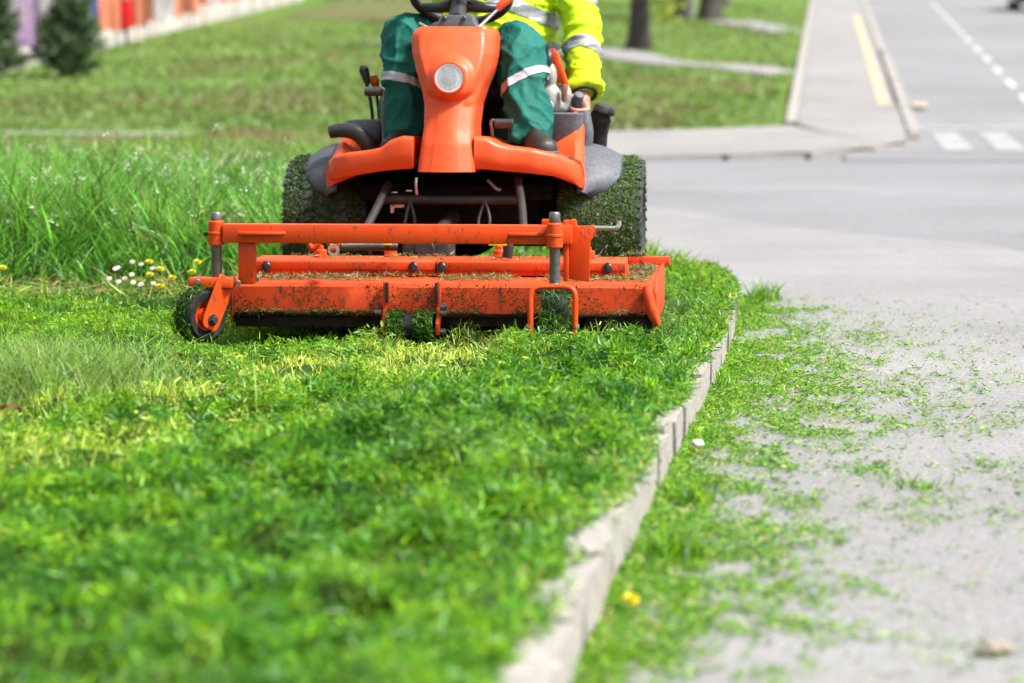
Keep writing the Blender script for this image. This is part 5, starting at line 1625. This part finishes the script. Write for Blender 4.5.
add_limb(bm, [SHL - V3((0.06, 0, -0.01)), SHL, (SHL + ELL) / 2, ELL + V3((0.004, 0.0, 0)), ELL * 0.45 + WRL * 0.55 + V3((0.004, 0, 0)), cuffL], [0.10, 0.095, 0.083, 0.076, 0.073, 0.066], 7, 22)
cuffR = WRR + (ELR - WRR).normalized() * 0.03
add_limb(bm, [SHR + V3((0.06, 0, 0.01)), SHR, (SHR + ELR) / 2, ELR, ELR * 0.45 + WRR * 0.55, cuffR], [0.10, 0.098, 0.088, 0.080, 0.072, 0.062], 7, 22)
me = remesh(bm, 0.0075, 5)
wrinkle(me, 0.016, 6.0, (0.7, 0.7, 1.6), 9.0)
wrinkle(me, 0.0085, 14.0, (0.6, 0.6, 1.7), 4.0)
wrinkle(me, 0.0025, 40.0, (0.7, 0.7, 1.5), 1.0)
jacket = to_obj("jacket", me, "hivis", person, angle=180)
axl = (ELL - WRL).normalized()
for t_ in (0.40,):
    p0 = WRL * (1 - t_) + ELL * t_
    band(me, "sleeve_tape", "tape", p0 + V3((0, 0, 0.0)), axl + V3((0.0, 0.25, 0.0)), 0.05, lambda c_, p=p0: (c_ - p).length < 0.13 and c_.x > 0.335, jacket)
axu = (SHL - ELL).normalized()
p0 = ELL * 0.86 + SHL * 0.14
band(me, "sleeve_tape", "tape", p0, axu + V3((0.3, 0, 0.0)), 0.05, lambda c_, p=p0: (c_ - p).length < 0.14 and c_.x > 0.335, jacket)
band(me, "body_tape", "tape", V3((0.2, 0.3, 1.115)), V3((0.42, 0, 1)), 0.05, lambda c_: c_.x < 0.335, jacket)
band(me, "body_tape", "tape", V3((0.1, 0.3, 0.965)), V3((0.0, 0, 1)), 0.045, lambda c_: c_.x < 0.335 and c_.y < 0.5, jacket)
bm = nb(); add_lathe(bm, [(0.048, -0.004), (0.050, 0.0), (0.048, 0.004), (0.036, 0.003), (0.036, -0.003)], axisM(cuffL - axl * 0.018, axl), 28, True)
to_obj("cuff", bm, "lining", jacket)
# boots
for s_, A_, T_ in ((-1, AR, TR), (1, AL, TL)):
    d = (T_ - A_); d.z = 0; d.normalize(); sd_ = V3((-d.y, d.x, 0)); fl = 0.572
    heel = A_ - d * 0.075; heel.z = fl
    bm = nb(); rings = []
    for t_, w_, h_ in ((0.0, 0.028, 0.06), (0.02, 0.038, 0.085), (0.08, 0.042, 0.105), (0.12, 0.043, 0.095), (0.17, 0.047, 0.072), (0.22, 0.051, 0.060), (0.26, 0.049, 0.052), (0.285, 0.040, 0.042), (0.298, 0.022, 0.028)):
        c_ = heel + d * t_ + V3((0, 0, 0.018))
        rings.append([c_ + sd_ * (w_ * math.cos(a)) + V3((0, 0, h_ * max(0.0, math.sin(a)) ** 0.75 if math.sin(a) > 0 else 0.0)) for a in np.linspace(0, 2 * math.pi, 25)[:-1]])
    add_rings(bm, rings)
    bt = to_obj("boot", bm, "boot_leather", person, angle=50)
    bm = nb(); rings = []
    for z_ in (0.0, 0.004, 0.018, 0.022):
        k_ = 0.004 if 0.003 < z_ < 0.02 else 0.0
        ring = []
        outl = [(0.0, 0.022), (0.02, 0.038), (0.08, 0.041), (0.14, 0.042), (0.20, 0.051), (0.25, 0.052), (0.285, 0.042), (0.303, 0.02)]
        ring = [heel + d * (t_ + k_ * 0.5) + sd_ * (w_ + k_) + V3((0, 0, z_)) for t_, w_ in outl] + [heel + d * (t_ + k_ * 0.5) - sd_ * (w_ + k_) + V3((0, 0, z_)) for t_, w_ in outl[::-1]]
        rings.append(ring)
    add_rings(bm, rings)
    to_obj("sole", bm, "boot_sole", bt)

# ================================================================== TREES, SHRUBS, WALL, CAR, SMALL THINGS
def leaf_cloud(name, centres, radii, per, size, cols, parent, mat="grass_blade", asp=0.55):
    P, = [np.concatenate([np.array(c_)[None] + r_ * unit(RNG.normal(size=(per, 3))) * (RNG.uniform(0.15, 1, (per, 1)) ** 0.45) * np.array([1, 1, 0.75]) for c_, r_ in zip(centres, radii)])]
    n_ = len(P)
    D = unit(RNG.normal(size=(n_, 3)) + np.array([0, 0, -0.3])); W = unit(np.cross(D, RNG.normal(size=(n_, 3))))
    c = jitter(np.array(cols)[RNG.integers(0, len(cols), n_)], 0.2)
    me = blade_mesh(name, P, D, W, RNG.normal(0, 0.15, (n_, 3)), RNG.uniform(0.7, 1.3, n_) * size, RNG.uniform(0.7, 1.3, n_) * size * asp, c, 2, prof=[0.3, 1.0, 0.15])
    return to_obj(name, me, mat, parent, smooth=False)
def tree(x, y, dia, h, label, lean=0.0, crown=1.0, low=None):
    z0 = gz(x, y) - 0.05
    t = tag(empty("park_tree", (x, y, z0)), label, "tree", "trees in the park beyond the road")
    bm = nb(); r_ = dia / 2
    rings = []
    sp = smooth_path([(0, 0, 0), (lean * 0.3, 0, h * 0.2), (lean * 0.7, 0.1, h * 0.45), (lean, 0, h * 0.8)], 7)
    pts, T_, N_ = frames(sp)
    for i, p in enumerate(pts):
        f = i / (len(pts) - 1)
        rr = r_ * (1 - 0.7 * f) * (1 + 0.35 * max(0, 1 - f * 14)) 
        rings.append([p + V3((math.cos(a), math.sin(a), 0)) * rr * (1 + 0.10 * mnoise.noise(V3((math.cos(a) * 2, math.sin(a) * 2, p.z * 0.8 + x)))) for a in np.linspace(0, 2 * math.pi, 17)[:-1]])
    add_rings(bm, rings)
    cen, rad = [], []
    for k_ in range(9):
        a = k_ * 2.4; zb = h * (0.38 + 0.045 * k_)
        tip = V3((math.cos(a) * h * 0.24, math.sin(a) * h * 0.24, zb + h * 0.18))
        base = V3((lean * 0.6, 0, zb))
        add_limb(bm, [base, (base + tip) / 2 + V3((0, 0, -0.2)), tip], [r_ * 0.32, r_ * 0.2, r_ * 0.06], 4, 8)
        for q in (0.55, 0.8, 1.0):
            cen.append(tuple(base.lerp(tip, q) + V3((random.uniform(-.5, .5), random.uniform(-.5, .5), random.uniform(0, .6))))); rad.append(h * 0.105 * crown)
    cen.append((lean, 0, h * 0.9)); rad.append(h * 0.13)
    to_obj("trunk", bm, "bark", t)
    leaf_cloud("crown", cen, rad, 130, 0.16, [(0.05, 0.10, 0.015), (0.075, 0.14, 0.02), (0.10, 0.16, 0.025)], t)
    if low:
        bm = nb(); cs = []
        for q in low:
            add_limb(bm, q, [0.02, 0.012, 0.004], 4, 6); cs += [q[1], q[2], tuple((V3(q[1]) + V3(q[2])) / 2)]
        to_obj("low_branch", bm, "bark", t)
        leaf_cloud("low_foliage", cs, [0.24] * len(cs), 26, 0.12, [(0.26, 0.30, 0.03), (0.20, 0.27, 0.03), (0.30, 0.32, 0.05)], t)
    return t
tree(2.66, 63.2, 0.48, 9.0, "dark tree trunk just beyond the pale path, nearest of the park trees", 0.1,
     low=[((0.15, 0, 1.9), (0.45, -0.4, 1.45), (0.75, -0.6, 1.0)), ((0.1, 0, 1.6), (0.3, -0.5, 1.2), (0.45, -0.6, 0.85)), ((0.15, 0, 2.1), (0.5, -0.4, 1.3), (0.6, -0.6, 0.72))])
tree(4.75, 84.5, 0.40, 9.0, "shadowed tree trunk right behind the yellow-green low branches", -0.1)
tree(5.45, 83.0, 0.62, 11.0, "stout reddish-brown tree trunk by the upper path", 0.15)
tree(6.7, 97.0, 0.5, 10.0, "farthest tree trunk at the top edge right of the stout one", 0.0)
tree(1.95, 80.0, 0.30, 8.0, "slim tree trunk just right of the driver's yellow sleeve", 0.1)
bm = nb(); add_cyl(bm, (0, 0, 1.5), (0, 0, 1), 0.09, 3.0, 14)
o = to_obj("signpost", bm, "panel_grey", None, loc=(5.25, 88.0, gz(5.25, 88.0) - 0.02)); tag(o, "pale grey post standing between two tree trunks", "post")

def conifer(x, y, h, w, label, seed):
    z0 = gz(x, y) - 0.03
    t = tag(empty("conifer_shrub", (x, y, z0)), label, "conifer", "young conifers by the painted wall")
    bm = nb(); add_limb(bm, [(0, 0, 0), (0.02, 0, h * 0.5), (0, 0, h)], [0.05, 0.03, 0.006], 6, 8)
    rs = np.random.default_rng(seed); P, D = [], []
    for k_ in range(44):
        f = (k_ + 0.5) / 44; zz_ = h * (0.05 + 0.9 * f); a = k_ * 2.399 + rs.uniform(-.3, .3)
        L = w * 0.5 * (1 - f) ** 0.6 * rs.uniform(0.65, 1.2) + 0.08
        d = V3((math.cos(a), math.sin(a), 0.35)).normalized()
        b0 = V3((0, 0, zz_)); tip = b0 + d * L
        add_limb(bm, [b0, b0.lerp(tip, 0.5) - V3((0, 0, 0.02)), tip], [0.012, 0.008, 0.003], 3, 5)
        m_ = int(170 * L / (w * 0.5)) + 30
        tt = rs.uniform(0.0, 1.0, m_) ** 0.7
        P.append(np.array(b0)[None] + np.array(d)[None] * L * tt[:, None] + rs.normal(0, 0.05, (m_, 3)))
        D.append(np.tile(np.array(d), (m_, 1)) * 0.6 + rs.normal(0, 0.6, (m_, 3)))
    P = np.concatenate(P); D = unit(np.concatenate(D)); n_ = len(P)
    W = unit(np.cross(D, rs.normal(size=(n_, 3))))
    c = jitter(np.array([(0.040, 0.078, 0.028), (0.065, 0.11, 0.040), (0.09, 0.14, 0.055)])[rs.integers(0, 3, n_)], 0.2)
    to_obj("trunk", bm, "bark", t)
    me = blade_mesh("foliage", P, D, W, rs.normal(0, 0.1, (n_, 3)), rs.uniform(0.07, 0.15, n_), rs.uniform(0.018, 0.04, n_), c, 2)
    to_obj("crown", me, "needle", t, smooth=False)
conifer(-7.60, 51.9, 1.85, 1.12, "bushy dark green conifer in front of the blue panel", 3)
conifer(-9.10, 52.9, 1.9, 0.95, "dark conifer at the left picture edge in front of the lilac panel", 8)

# painted panel wall running away up the slope: each ribbed panel, post and plinth its own piece
WA, WB = V3((-9.55, 46.0, 0)), V3((-7.36, 104.9, 0))
def wall_x(y): return -9.07 + (y - 56.7) * (-7.36 + 9.07) / (104.9 - 56.7)
wall = tag(empty("painted_wall", (wall_x(50), 50, zs(50))), "long ribbed wall painted orange, white, blue and lilac, running uphill", "wall")
def off(y): return V3((wall_x(y) - wall_x(50), y - 50, zs(y) - zs(50)))
ang = math.atan2(1.0, (wall_x(100) - wall_x(50)) / 50)
def ribbed():
    bm = nb()
    prof = []
    L, n_ = 0.98, 7
    for k_ in range(n_):
        a = -L / 2 + L * k_ / n_; p = L / n_
        prof += [(a, 0.0), (a + p * 0.5, 0.0), (a + p * 0.6, -0.045), (a + p * 0.9, -0.045)]
    prof += [(L / 2, 0.0)]
    back = [(L / 2, 0.05), (-L / 2, 0.05)]
    add_prism(bm, prof + back, 'z', 0.0, 2.6)
    return bm
pm = {}
bm = ribbed(); bmesh.ops.recalc_face_normals(bm, faces=bm.faces)
for nm in ("panel_orange", "panel_white", "panel_lilac", "panel_blue", "panel_grey"):
    me = bpy.data.meshes.new("panel"); bm.to_mesh(me); me.materials.append(MATS[nm]); pm[nm] = me
bm.free()
SEG = [(57.6, "panel_lilac"), (60.6, "panel_white"), (64.3, "panel_blue"), (71.2, "panel_orange"), (75.2, "panel_white"), (80.6, "panel_orange"), (83.5, "panel_white"), (94.5, "panel_orange"), (106, "panel_grey")]
y = 46.5
while y < 106:
    nm = next(s[1] for s in SEG if y < s[0])
    o = bpy.data.objects.new("panel", pm[nm]); COL.objects.link(o); o.parent = wall
    pl = 0.32 if y < 80.6 else 0.45
    o.location = off(y) + V3((0, 0, pl)); o.rotation_euler = (0, 0, ang)
    y += 1.0
y = 47.5
while y < 106:
    bm = nb(); add_box(bm, (0, 0, 0), (2.98, 0.14, 1.05), 0.01)
    o = to_obj("plinth_block", bm, "plinth", wall); o.location = off(y) + V3((0.06, 0, -0.20 if y < 80 else -0.07)); o.rotation_euler = (0, 0, ang)
    y += 3.0
for y in (66.9, 68.4, 69.9, 70.9, 76.2, 77.3, 79.6, 86, 90, 93.5, 97, 101):
    bm = nb(); add_box(bm, (0, 0, 1.4), (0.09, 0.09, 3.0), 0.008)
    o = to_obj("post", bm, "rust_post", wall); o.location = off(y) + V3((0.11, 0, 0)); o.rotation_euler = (0, 0, ang)
def graffiti(pts, mat, y0, nm="painted_tag"):
    """flat brush strokes lying on the panels"""
    bm = nb()
    for st in pts:
        sp = smooth_path([(0, a, c_) for a, c_ in st], 5)
        for p, q in zip(sp[:-1], sp[1:]):
            d = (q - p); n_ = V3((0, -d.z, d.y)).normalized() * 0.05
            bm.faces.new([bm.verts.new(v) for v in (p + n_, p - n_, q - n_, q + n_)])
    o = to_obj(nm, bm, mat, wall, smooth=False); o.location = off(y0) + V3((0.012 + 0.045, 0, 0.30)); o.rotation_euler = (0, 0, ang - math.pi / 2)
graffiti([[(-1.4, 0.5), (-0.8, 1.5), (-0.2, 0.6), (0.4, 1.4)], [(0.0, 0.3), (0.7, 0.7), (1.2, 1.6), (1.6, 0.6)], [(-1.2, 1.0), (0.0, 1.1), (1.3, 0.9)]], "panel_lilac", 73.2)
graffiti([[(-1.0, 0.3), (-0.3, 1.3), (0.4, 0.3)], [(0.6, 0.4), (1.1, 1.3), (1.5, 0.5)]], "panel_grey", 73.4)
graffiti([[(-0.8, 0.4), (-0.3, 1.4), (0.2, 0.5), (0.6, 1.2)]], "panel_white", 55.6)
bm = nb(); add_cyl(bm, (0, 0, 1.7), (0, 0, 1), 0.085, 3.4, 14)
o = to_obj("dark_pole", bm, "dark_post", None, loc=(wall_x(58.6) + 0.22, 58.4, zs(58.4))); tag(o, "thin dark upright pole between lilac and white wall panels", "pole")
bm = nb(); add_box(bm, (0, 0, 1.6), (0.20, 0.22, 3.2), 0.02)
o = to_obj("white_post", bm, "panel_white", None, loc=(wall_x(57.2) + 0.16, 57.1, zs(57.1))); tag(o, "broad white upright post left of the dark pole", "post")
rb = tag(empty("red_box", (wall_x(66.3) + 0.35, 65.6, gz(wall_x(66.3) + 0.35, 65.6))), "bright red upright box on a thin stand before the orange panels", "box")
bm = nb(); add_box(bm, (0, 0, 0.85), (0.27, 0.22, 0.95), 0.05, seg=3); to_obj("case", bm, "red_box", rb)
bm = nb(); add_cyl(bm, (0, 0, 0.2), (0, 0, 1), 0.035, 0.42, 12); to_obj("stand", bm, "dark_post", rb)
bm = nb(); add_box(bm, (0.0, -0.114, 1.05), (0.16, 0.01, 0.10), 0.003); to_obj("plate", bm, "panel_white", rb)

# hedge line at the top of the park
hx_ = -6.5
k_ = 0
while hx_ < 3.0:
    y = 106 + random.uniform(-0.4, 0.4)
    HN = ["first", "second", "third", "fourth", "fifth", "sixth", "seventh", "eighth", "ninth"]
    hg = tag(empty("hedge_shrub", (hx_, y, zs(y))), HN[k_] + " greyish hedge bush from the left at the top of the soil bed", "hedge", "hedge bushes at the top of the park")
    bm = nb()
    for q in range(9):
        a = q * 2.4; add_limb(bm, [(0, 0, 0), (math.cos(a) * 0.25, math.sin(a) * 0.25, 0.6), (math.cos(a) * 0.5, math.sin(a) * 0.4, 1.3)], [0.03, 0.02, 0.006], 3, 6)
    to_obj("trunk", bm, "bark", hg)
    leaf_cloud("crown", [(random.uniform(-.5, .5), random.uniform(-.3, .3), z_) for z_ in np.linspace(0.3, 1.5, 9)], [0.5] * 9, 90, 0.10, [(0.10, 0.11, 0.06), (0.07, 0.10, 0.03), (0.13, 0.12, 0.08)], hg)
    hx_ += 1.15; k_ += 1

# parked car at the top right edge
car = tag(empty("parked_car", (16.35, 93.6, zs(93.6) - 0.02)), "dark grey parked car cut off by the upper right picture corner", "car")
car.rotation_euler = (math.atan(SL), 0, -0.107)
secs = [(-2.1, 0.35, 0.75, 0.62, 0.55), (-2.05, 0.28, 0.85, 0.80, 0.75), (-1.7, 0.24, 0.95, 0.86, 0.84), (-0.6, 0.22, 1.0, 0.88, 0.86), (0.8, 0.22, 0.98, 0.88, 0.86), (1.5, 0.24, 0.92, 0.86, 0.82), (2.0, 0.28, 0.78, 0.80, 0.72), (2.1, 0.36, 0.66, 0.66, 0.58)]
bm = nb(); rings = []
for y, z0_, z1_, wl, wu in secs:
    rings.append([(-wl, y, z0_ + 0.05), (-wl - 0.02, y, (z0_ + z1_) / 2), (-wu, y, z1_ - 0.06), (-wu + 0.08, y, z1_), (wu - 0.08, y, z1_), (wu, y, z1_ - 0.06), (wl + 0.02, y, (z0_ + z1_) / 2), (wl, y, z0_ + 0.05), (wl - 0.1, y, z0_), (-wl + 0.1, y, z0_)])
add_rings(bm, rings); to_obj("body", bm, "car_paint", car)
bm = nb(); rings = []
for y, z_, w_ in ((-1.75, 0.93, 0.74), (-1.35, 1.36, 0.62), (-0.9, 1.45, 0.60), (0.1, 1.44, 0.60), (0.5, 1.36, 0.61), (1.15, 0.96, 0.74)):
    rings.append([(-0.80, y, 0.90), (-w_, y, z_), (w_, y, z_), (0.80, y, 0.90)])
add_rings(bm, rings); cab = to_obj("cabin", bm, "car_paint", car)
for s_ in (-1, 1):
    bm = nb(); add_prism(bm, [(-1.45, 1.0), (-1.2, 1.33), (-0.35, 1.36), (-0.35, 1.0)], 'x', s_ * 0.70, s_ * 0.775, 0.01); to_obj("side_window", bm, "window_glass", car)
    bm = nb(); add_prism(bm, [(-0.25, 1.0), (-0.25, 1.36), (0.3, 1.32), (0.85, 1.0)], 'x', s_ * 0.70, s_ * 0.775, 0.01); to_obj("side_window", bm, "window_glass", car)
    bm = nb(); add_box(bm, (s_ * 0.66, -2.08, 0.70), (0.26, 0.06, 0.14), 0.02); to_obj("tail_light", bm, "red_box", car)
    for y in (-1.3, 1.35):
        M_ = axisM((s_ * 0.78, y, 0.31), (s_, 0, 0))
        bm = nb(); add_lathe(bm, [(0.19, -0.1), (0.29, -0.1), (0.31, -0.07), (0.31, 0.07), (0.29, 0.1), (0.19, 0.1)], M_, 32, True); w = to_obj("wheel", bm, "rubber", car)
        bm = nb(); add_lathe(bm, [(0.0, 0.06), (0.06, 0.07), (0.17, 0.05), (0.19, 0.09), (0.19, -0.08), (0.0, -0.08)], M_, 28); to_obj("rim", bm, "bright_steel", w)
bm = nb(); add_box(bm, (0, -2.1, 0.45), (1.5, 0.12, 0.22), 0.05, seg=3); to_obj("bumper", bm, "black_plastic", car)
bm = nb(); add_prism(bm, [(-1.72, 0.96), (-1.40, 1.33), (-1.37, 1.33), (-1.69, 0.96)], 'x', -0.6, 0.6); o = to_obj("rear_window", bm, "window_glass", car); o.location = (0, -0.02, 0.02)

# ---- flowers: each a thing with head and stem
def dandelion(x, y, z0, h, label, tilt, d=0.034):
    t = tag(empty("dandelion", (x, y, z0)), label, "dandelion", "yellow dandelions")
    top = V3((tilt[0] * h, tilt[1] * h, h))
    bm = nb(); add_limb(bm, [(0, 0, 0), top * 0.5 + V3((0.004, 0, 0)), top], [0.0022, 0.002, 0.002], 4, 6); to_obj("stem", bm, "stem_green", t)
    bm = nb(); nrm = (V3((tilt[0], tilt[1] - 0.45, 1))).normalized(); Mx = axisM(top, nrm)
    for ring_, (cnt, r0, r1, up) in enumerate(((16, 0.003, d / 2, 0.002), (14, 0.002, d * 0.40, 0.006), (10, 0.001, d * 0.27, 0.009))):
        for k_ in range(cnt):
            a = 2 * math.pi * (k_ + 0.5 * ring_) / cnt + random.uniform(-.1, .1); w_ = 0.0030
            dv = V3((math.cos(a), math.sin(a), 0)); sv = V3((-math.sin(a), math.cos(a), 0)); r1j = r1 * random.uniform(0.88, 1.08)
            bm.faces.new([bm.verts.new(Mx @ p) for p in (dv * r0 + sv * w_ * 0.4, dv * r1j + sv * w_ + V3((0, 0, up)), dv * r1j - sv * w_ + V3((0, 0, up)), dv * r0 - sv * w_ * 0.4)])
    to_obj("flower_head", bm, "petal_yellow", t, smooth=False)
    return t
def daisy(x, y, z0, h, label, d=0.024):
    t = tag(empty("daisy", (x, y, z0)), label, "daisy", "white daisies in the clump beside the left caster")
    tl = (random.uniform(-.2, .2), random.uniform(-.4, 0))
    top = V3((tl[0] * h, tl[1] * h, h))
    bm = nb(); add_limb(bm, [(0, 0, 0), top * 0.5, top], [0.0015, 0.0014, 0.0014], 3, 5); to_obj("stem", bm, "stem_green", t)
    Mx = axisM(top, V3((tl[0], tl[1] - 0.6, 1)).normalized()); bm = nb()
    for k_ in range(15):
        a = 2 * math.pi * k_ / 15; dv = V3((math.cos(a), math.sin(a), 0)); sv = V3((-math.sin(a), math.cos(a), 0))
        bm.faces.new([bm.verts.new(Mx @ p) for p in (dv * 0.003, dv * d * 0.35 + sv * 0.0026, dv * d * 0.5, dv * d * 0.35 - sv * 0.0026)])
    to_obj("petals", bm, "petal_white", t, smooth=False)
    bm = nb(); add_ellipsoid(bm, Mx @ V3((0, 0, 0.001)), (0.0042, 0.0042, 0.003), 10); to_obj("eye", bm, "petal_yellow", t)
dandelion(0.215, 5.45, 0.0, 0.035, "single yellow dandelion at the kerb foot in the foreground", (0.1, -0.2), 0.030)
DPOS = [(-1.475, 12.2, 0.224), (-1.432, 12.15, 0.199), (-1.459, 12.1, 0.178), (-1.4, 11.9, 0.146), (-1.293, 12.25, 0.221), (-1.304, 12.2, 0.183), (-1.37, 12.1, 0.166), (-2.044, 12.0, 0.213)]
WPOS = [(-1.544, 12.2, 0.228), (-1.578, 12.15, 0.207), (-1.6, 12.1, 0.206), (-1.544, 12.1, 0.182), (-1.611, 12.0, 0.173), (-1.568, 12.0, 0.160), (-1.517, 11.95, 0.160), (-1.475, 11.9, 0.156), (-1.437, 11.95, 0.156), (-1.499, 12.2, 0.216), (-1.457, 12.15, 0.203), (-1.554, 12.05, 0.169), (-1.28, 11.9, 0.145)]
DL = ["highest dandelion of the clump left of the left caster", "dandelion just right of the clump's highest one", "dandelion in the middle of the clump among the daisies", "lowest dandelion of the clump, nearest the mown grass",
      "upper dandelion close beside the left caster fork", "lower dandelion close beside the left caster fork", "small dandelion between the daisy clump and the left caster", "dandelion at the left picture edge in the tall grass"]
for (x, y, z), lb in zip(DPOS, DL):
    dandelion(x, y, 0.105, z - 0.105, lb, (random.uniform(-.08, .08), random.uniform(-.1, .05)))
DW = ["topmost white daisy above the daisy clump", "white daisy at the upper left of the clump, right one of a pair", "white daisy at the upper left of the clump, left one of a pair", "white daisy in the centre of the clump", "leftmost white daisy of the clump",
      "second white daisy from the left in the clump's lowest row", "third white daisy from the left in the clump's lowest row", "fourth white daisy from the left in the clump's lowest row", "rightmost white daisy in the clump's lowest row", "white daisy right beside the highest dandelion",
      "white daisy below right of the highest dandelion", "white daisy just under the clump's centre", "single white daisy beside the left caster wheel"]
for (x, y, z), lb in zip(WPOS, DW):
    daisy(x, y, 0.105, z - 0.105, lb)
# leaf, stone, scrap of litter
def pebble(name, loc, s_, mat, label, cat, seed):
    bm = nb(); bmesh.ops.create_icosphere(bm, subdivisions=3, radius=1.0)
    for v in bm.verts:
        v.co *= 1 + 0.28 * mnoise.noise(v.co * 1.6 + V3((seed, 0, 0))) + 0.08 * mnoise.noise(v.co * 5)
        v.co = V3((v.co.x * s_[0], v.co.y * s_[1], max(-0.6, v.co.z) * s_[2]))
    o = to_obj(name, bm, mat, None, loc=loc); o.rotation_euler = (0, 0, 0.5); tag(o, label, cat)
pebble("stone", (0.832, 5.095, 0.012), (0.032, 0.024, 0.016), "stone", "flat beige stone on the driveway in the lower right corner", "stone", 2)
pebble("paper_scrap", (0.485, 7.79, 0.03), (0.020, 0.016, 0.011), "litter_white", "crumpled white paper scrap lying near the kerb", "litter", 6)
def leaf(name, loc, L, w_, label, rz):
    bm = nb(); rows_ = []
    for i in range(9):
        t_ = i / 8; ww = w_ * math.sin(math.pi * min(1, t_ * 0.94 + 0.03)) ** 0.8
        zc = 0.012 * math.sin(t_ * 3.0)
        rows_.append([V3((L * (t_ - 0.5), s_ * ww / 2, zc + abs(s_) * 0.007 * (1 + 0.5 * math.sin(t_ * 9)))) for s_ in (-1, 0, 1)])
    add_rings(bm, rows_, False, False, closed=False)
    bmesh.ops.solidify(bm, geom=bm.faces[:], thickness=0.0008)
    o = to_obj(name, bm, "dry_leaf", None, loc=loc); o.rotation_euler = (0.3, 0.15, rz); tag(o, label, "leaf")
leaf("dry_leaf", (-1.235, 7.34, 0.165), 0.055, 0.022, "reddish dry leaf on the lawn at the left picture edge", 0.2)
leaf("dry_leaf", (-0.98, 8.73, 0.165), 0.035, 0.022, "small brown dry leaf on the mown lawn left of centre", 1.0)
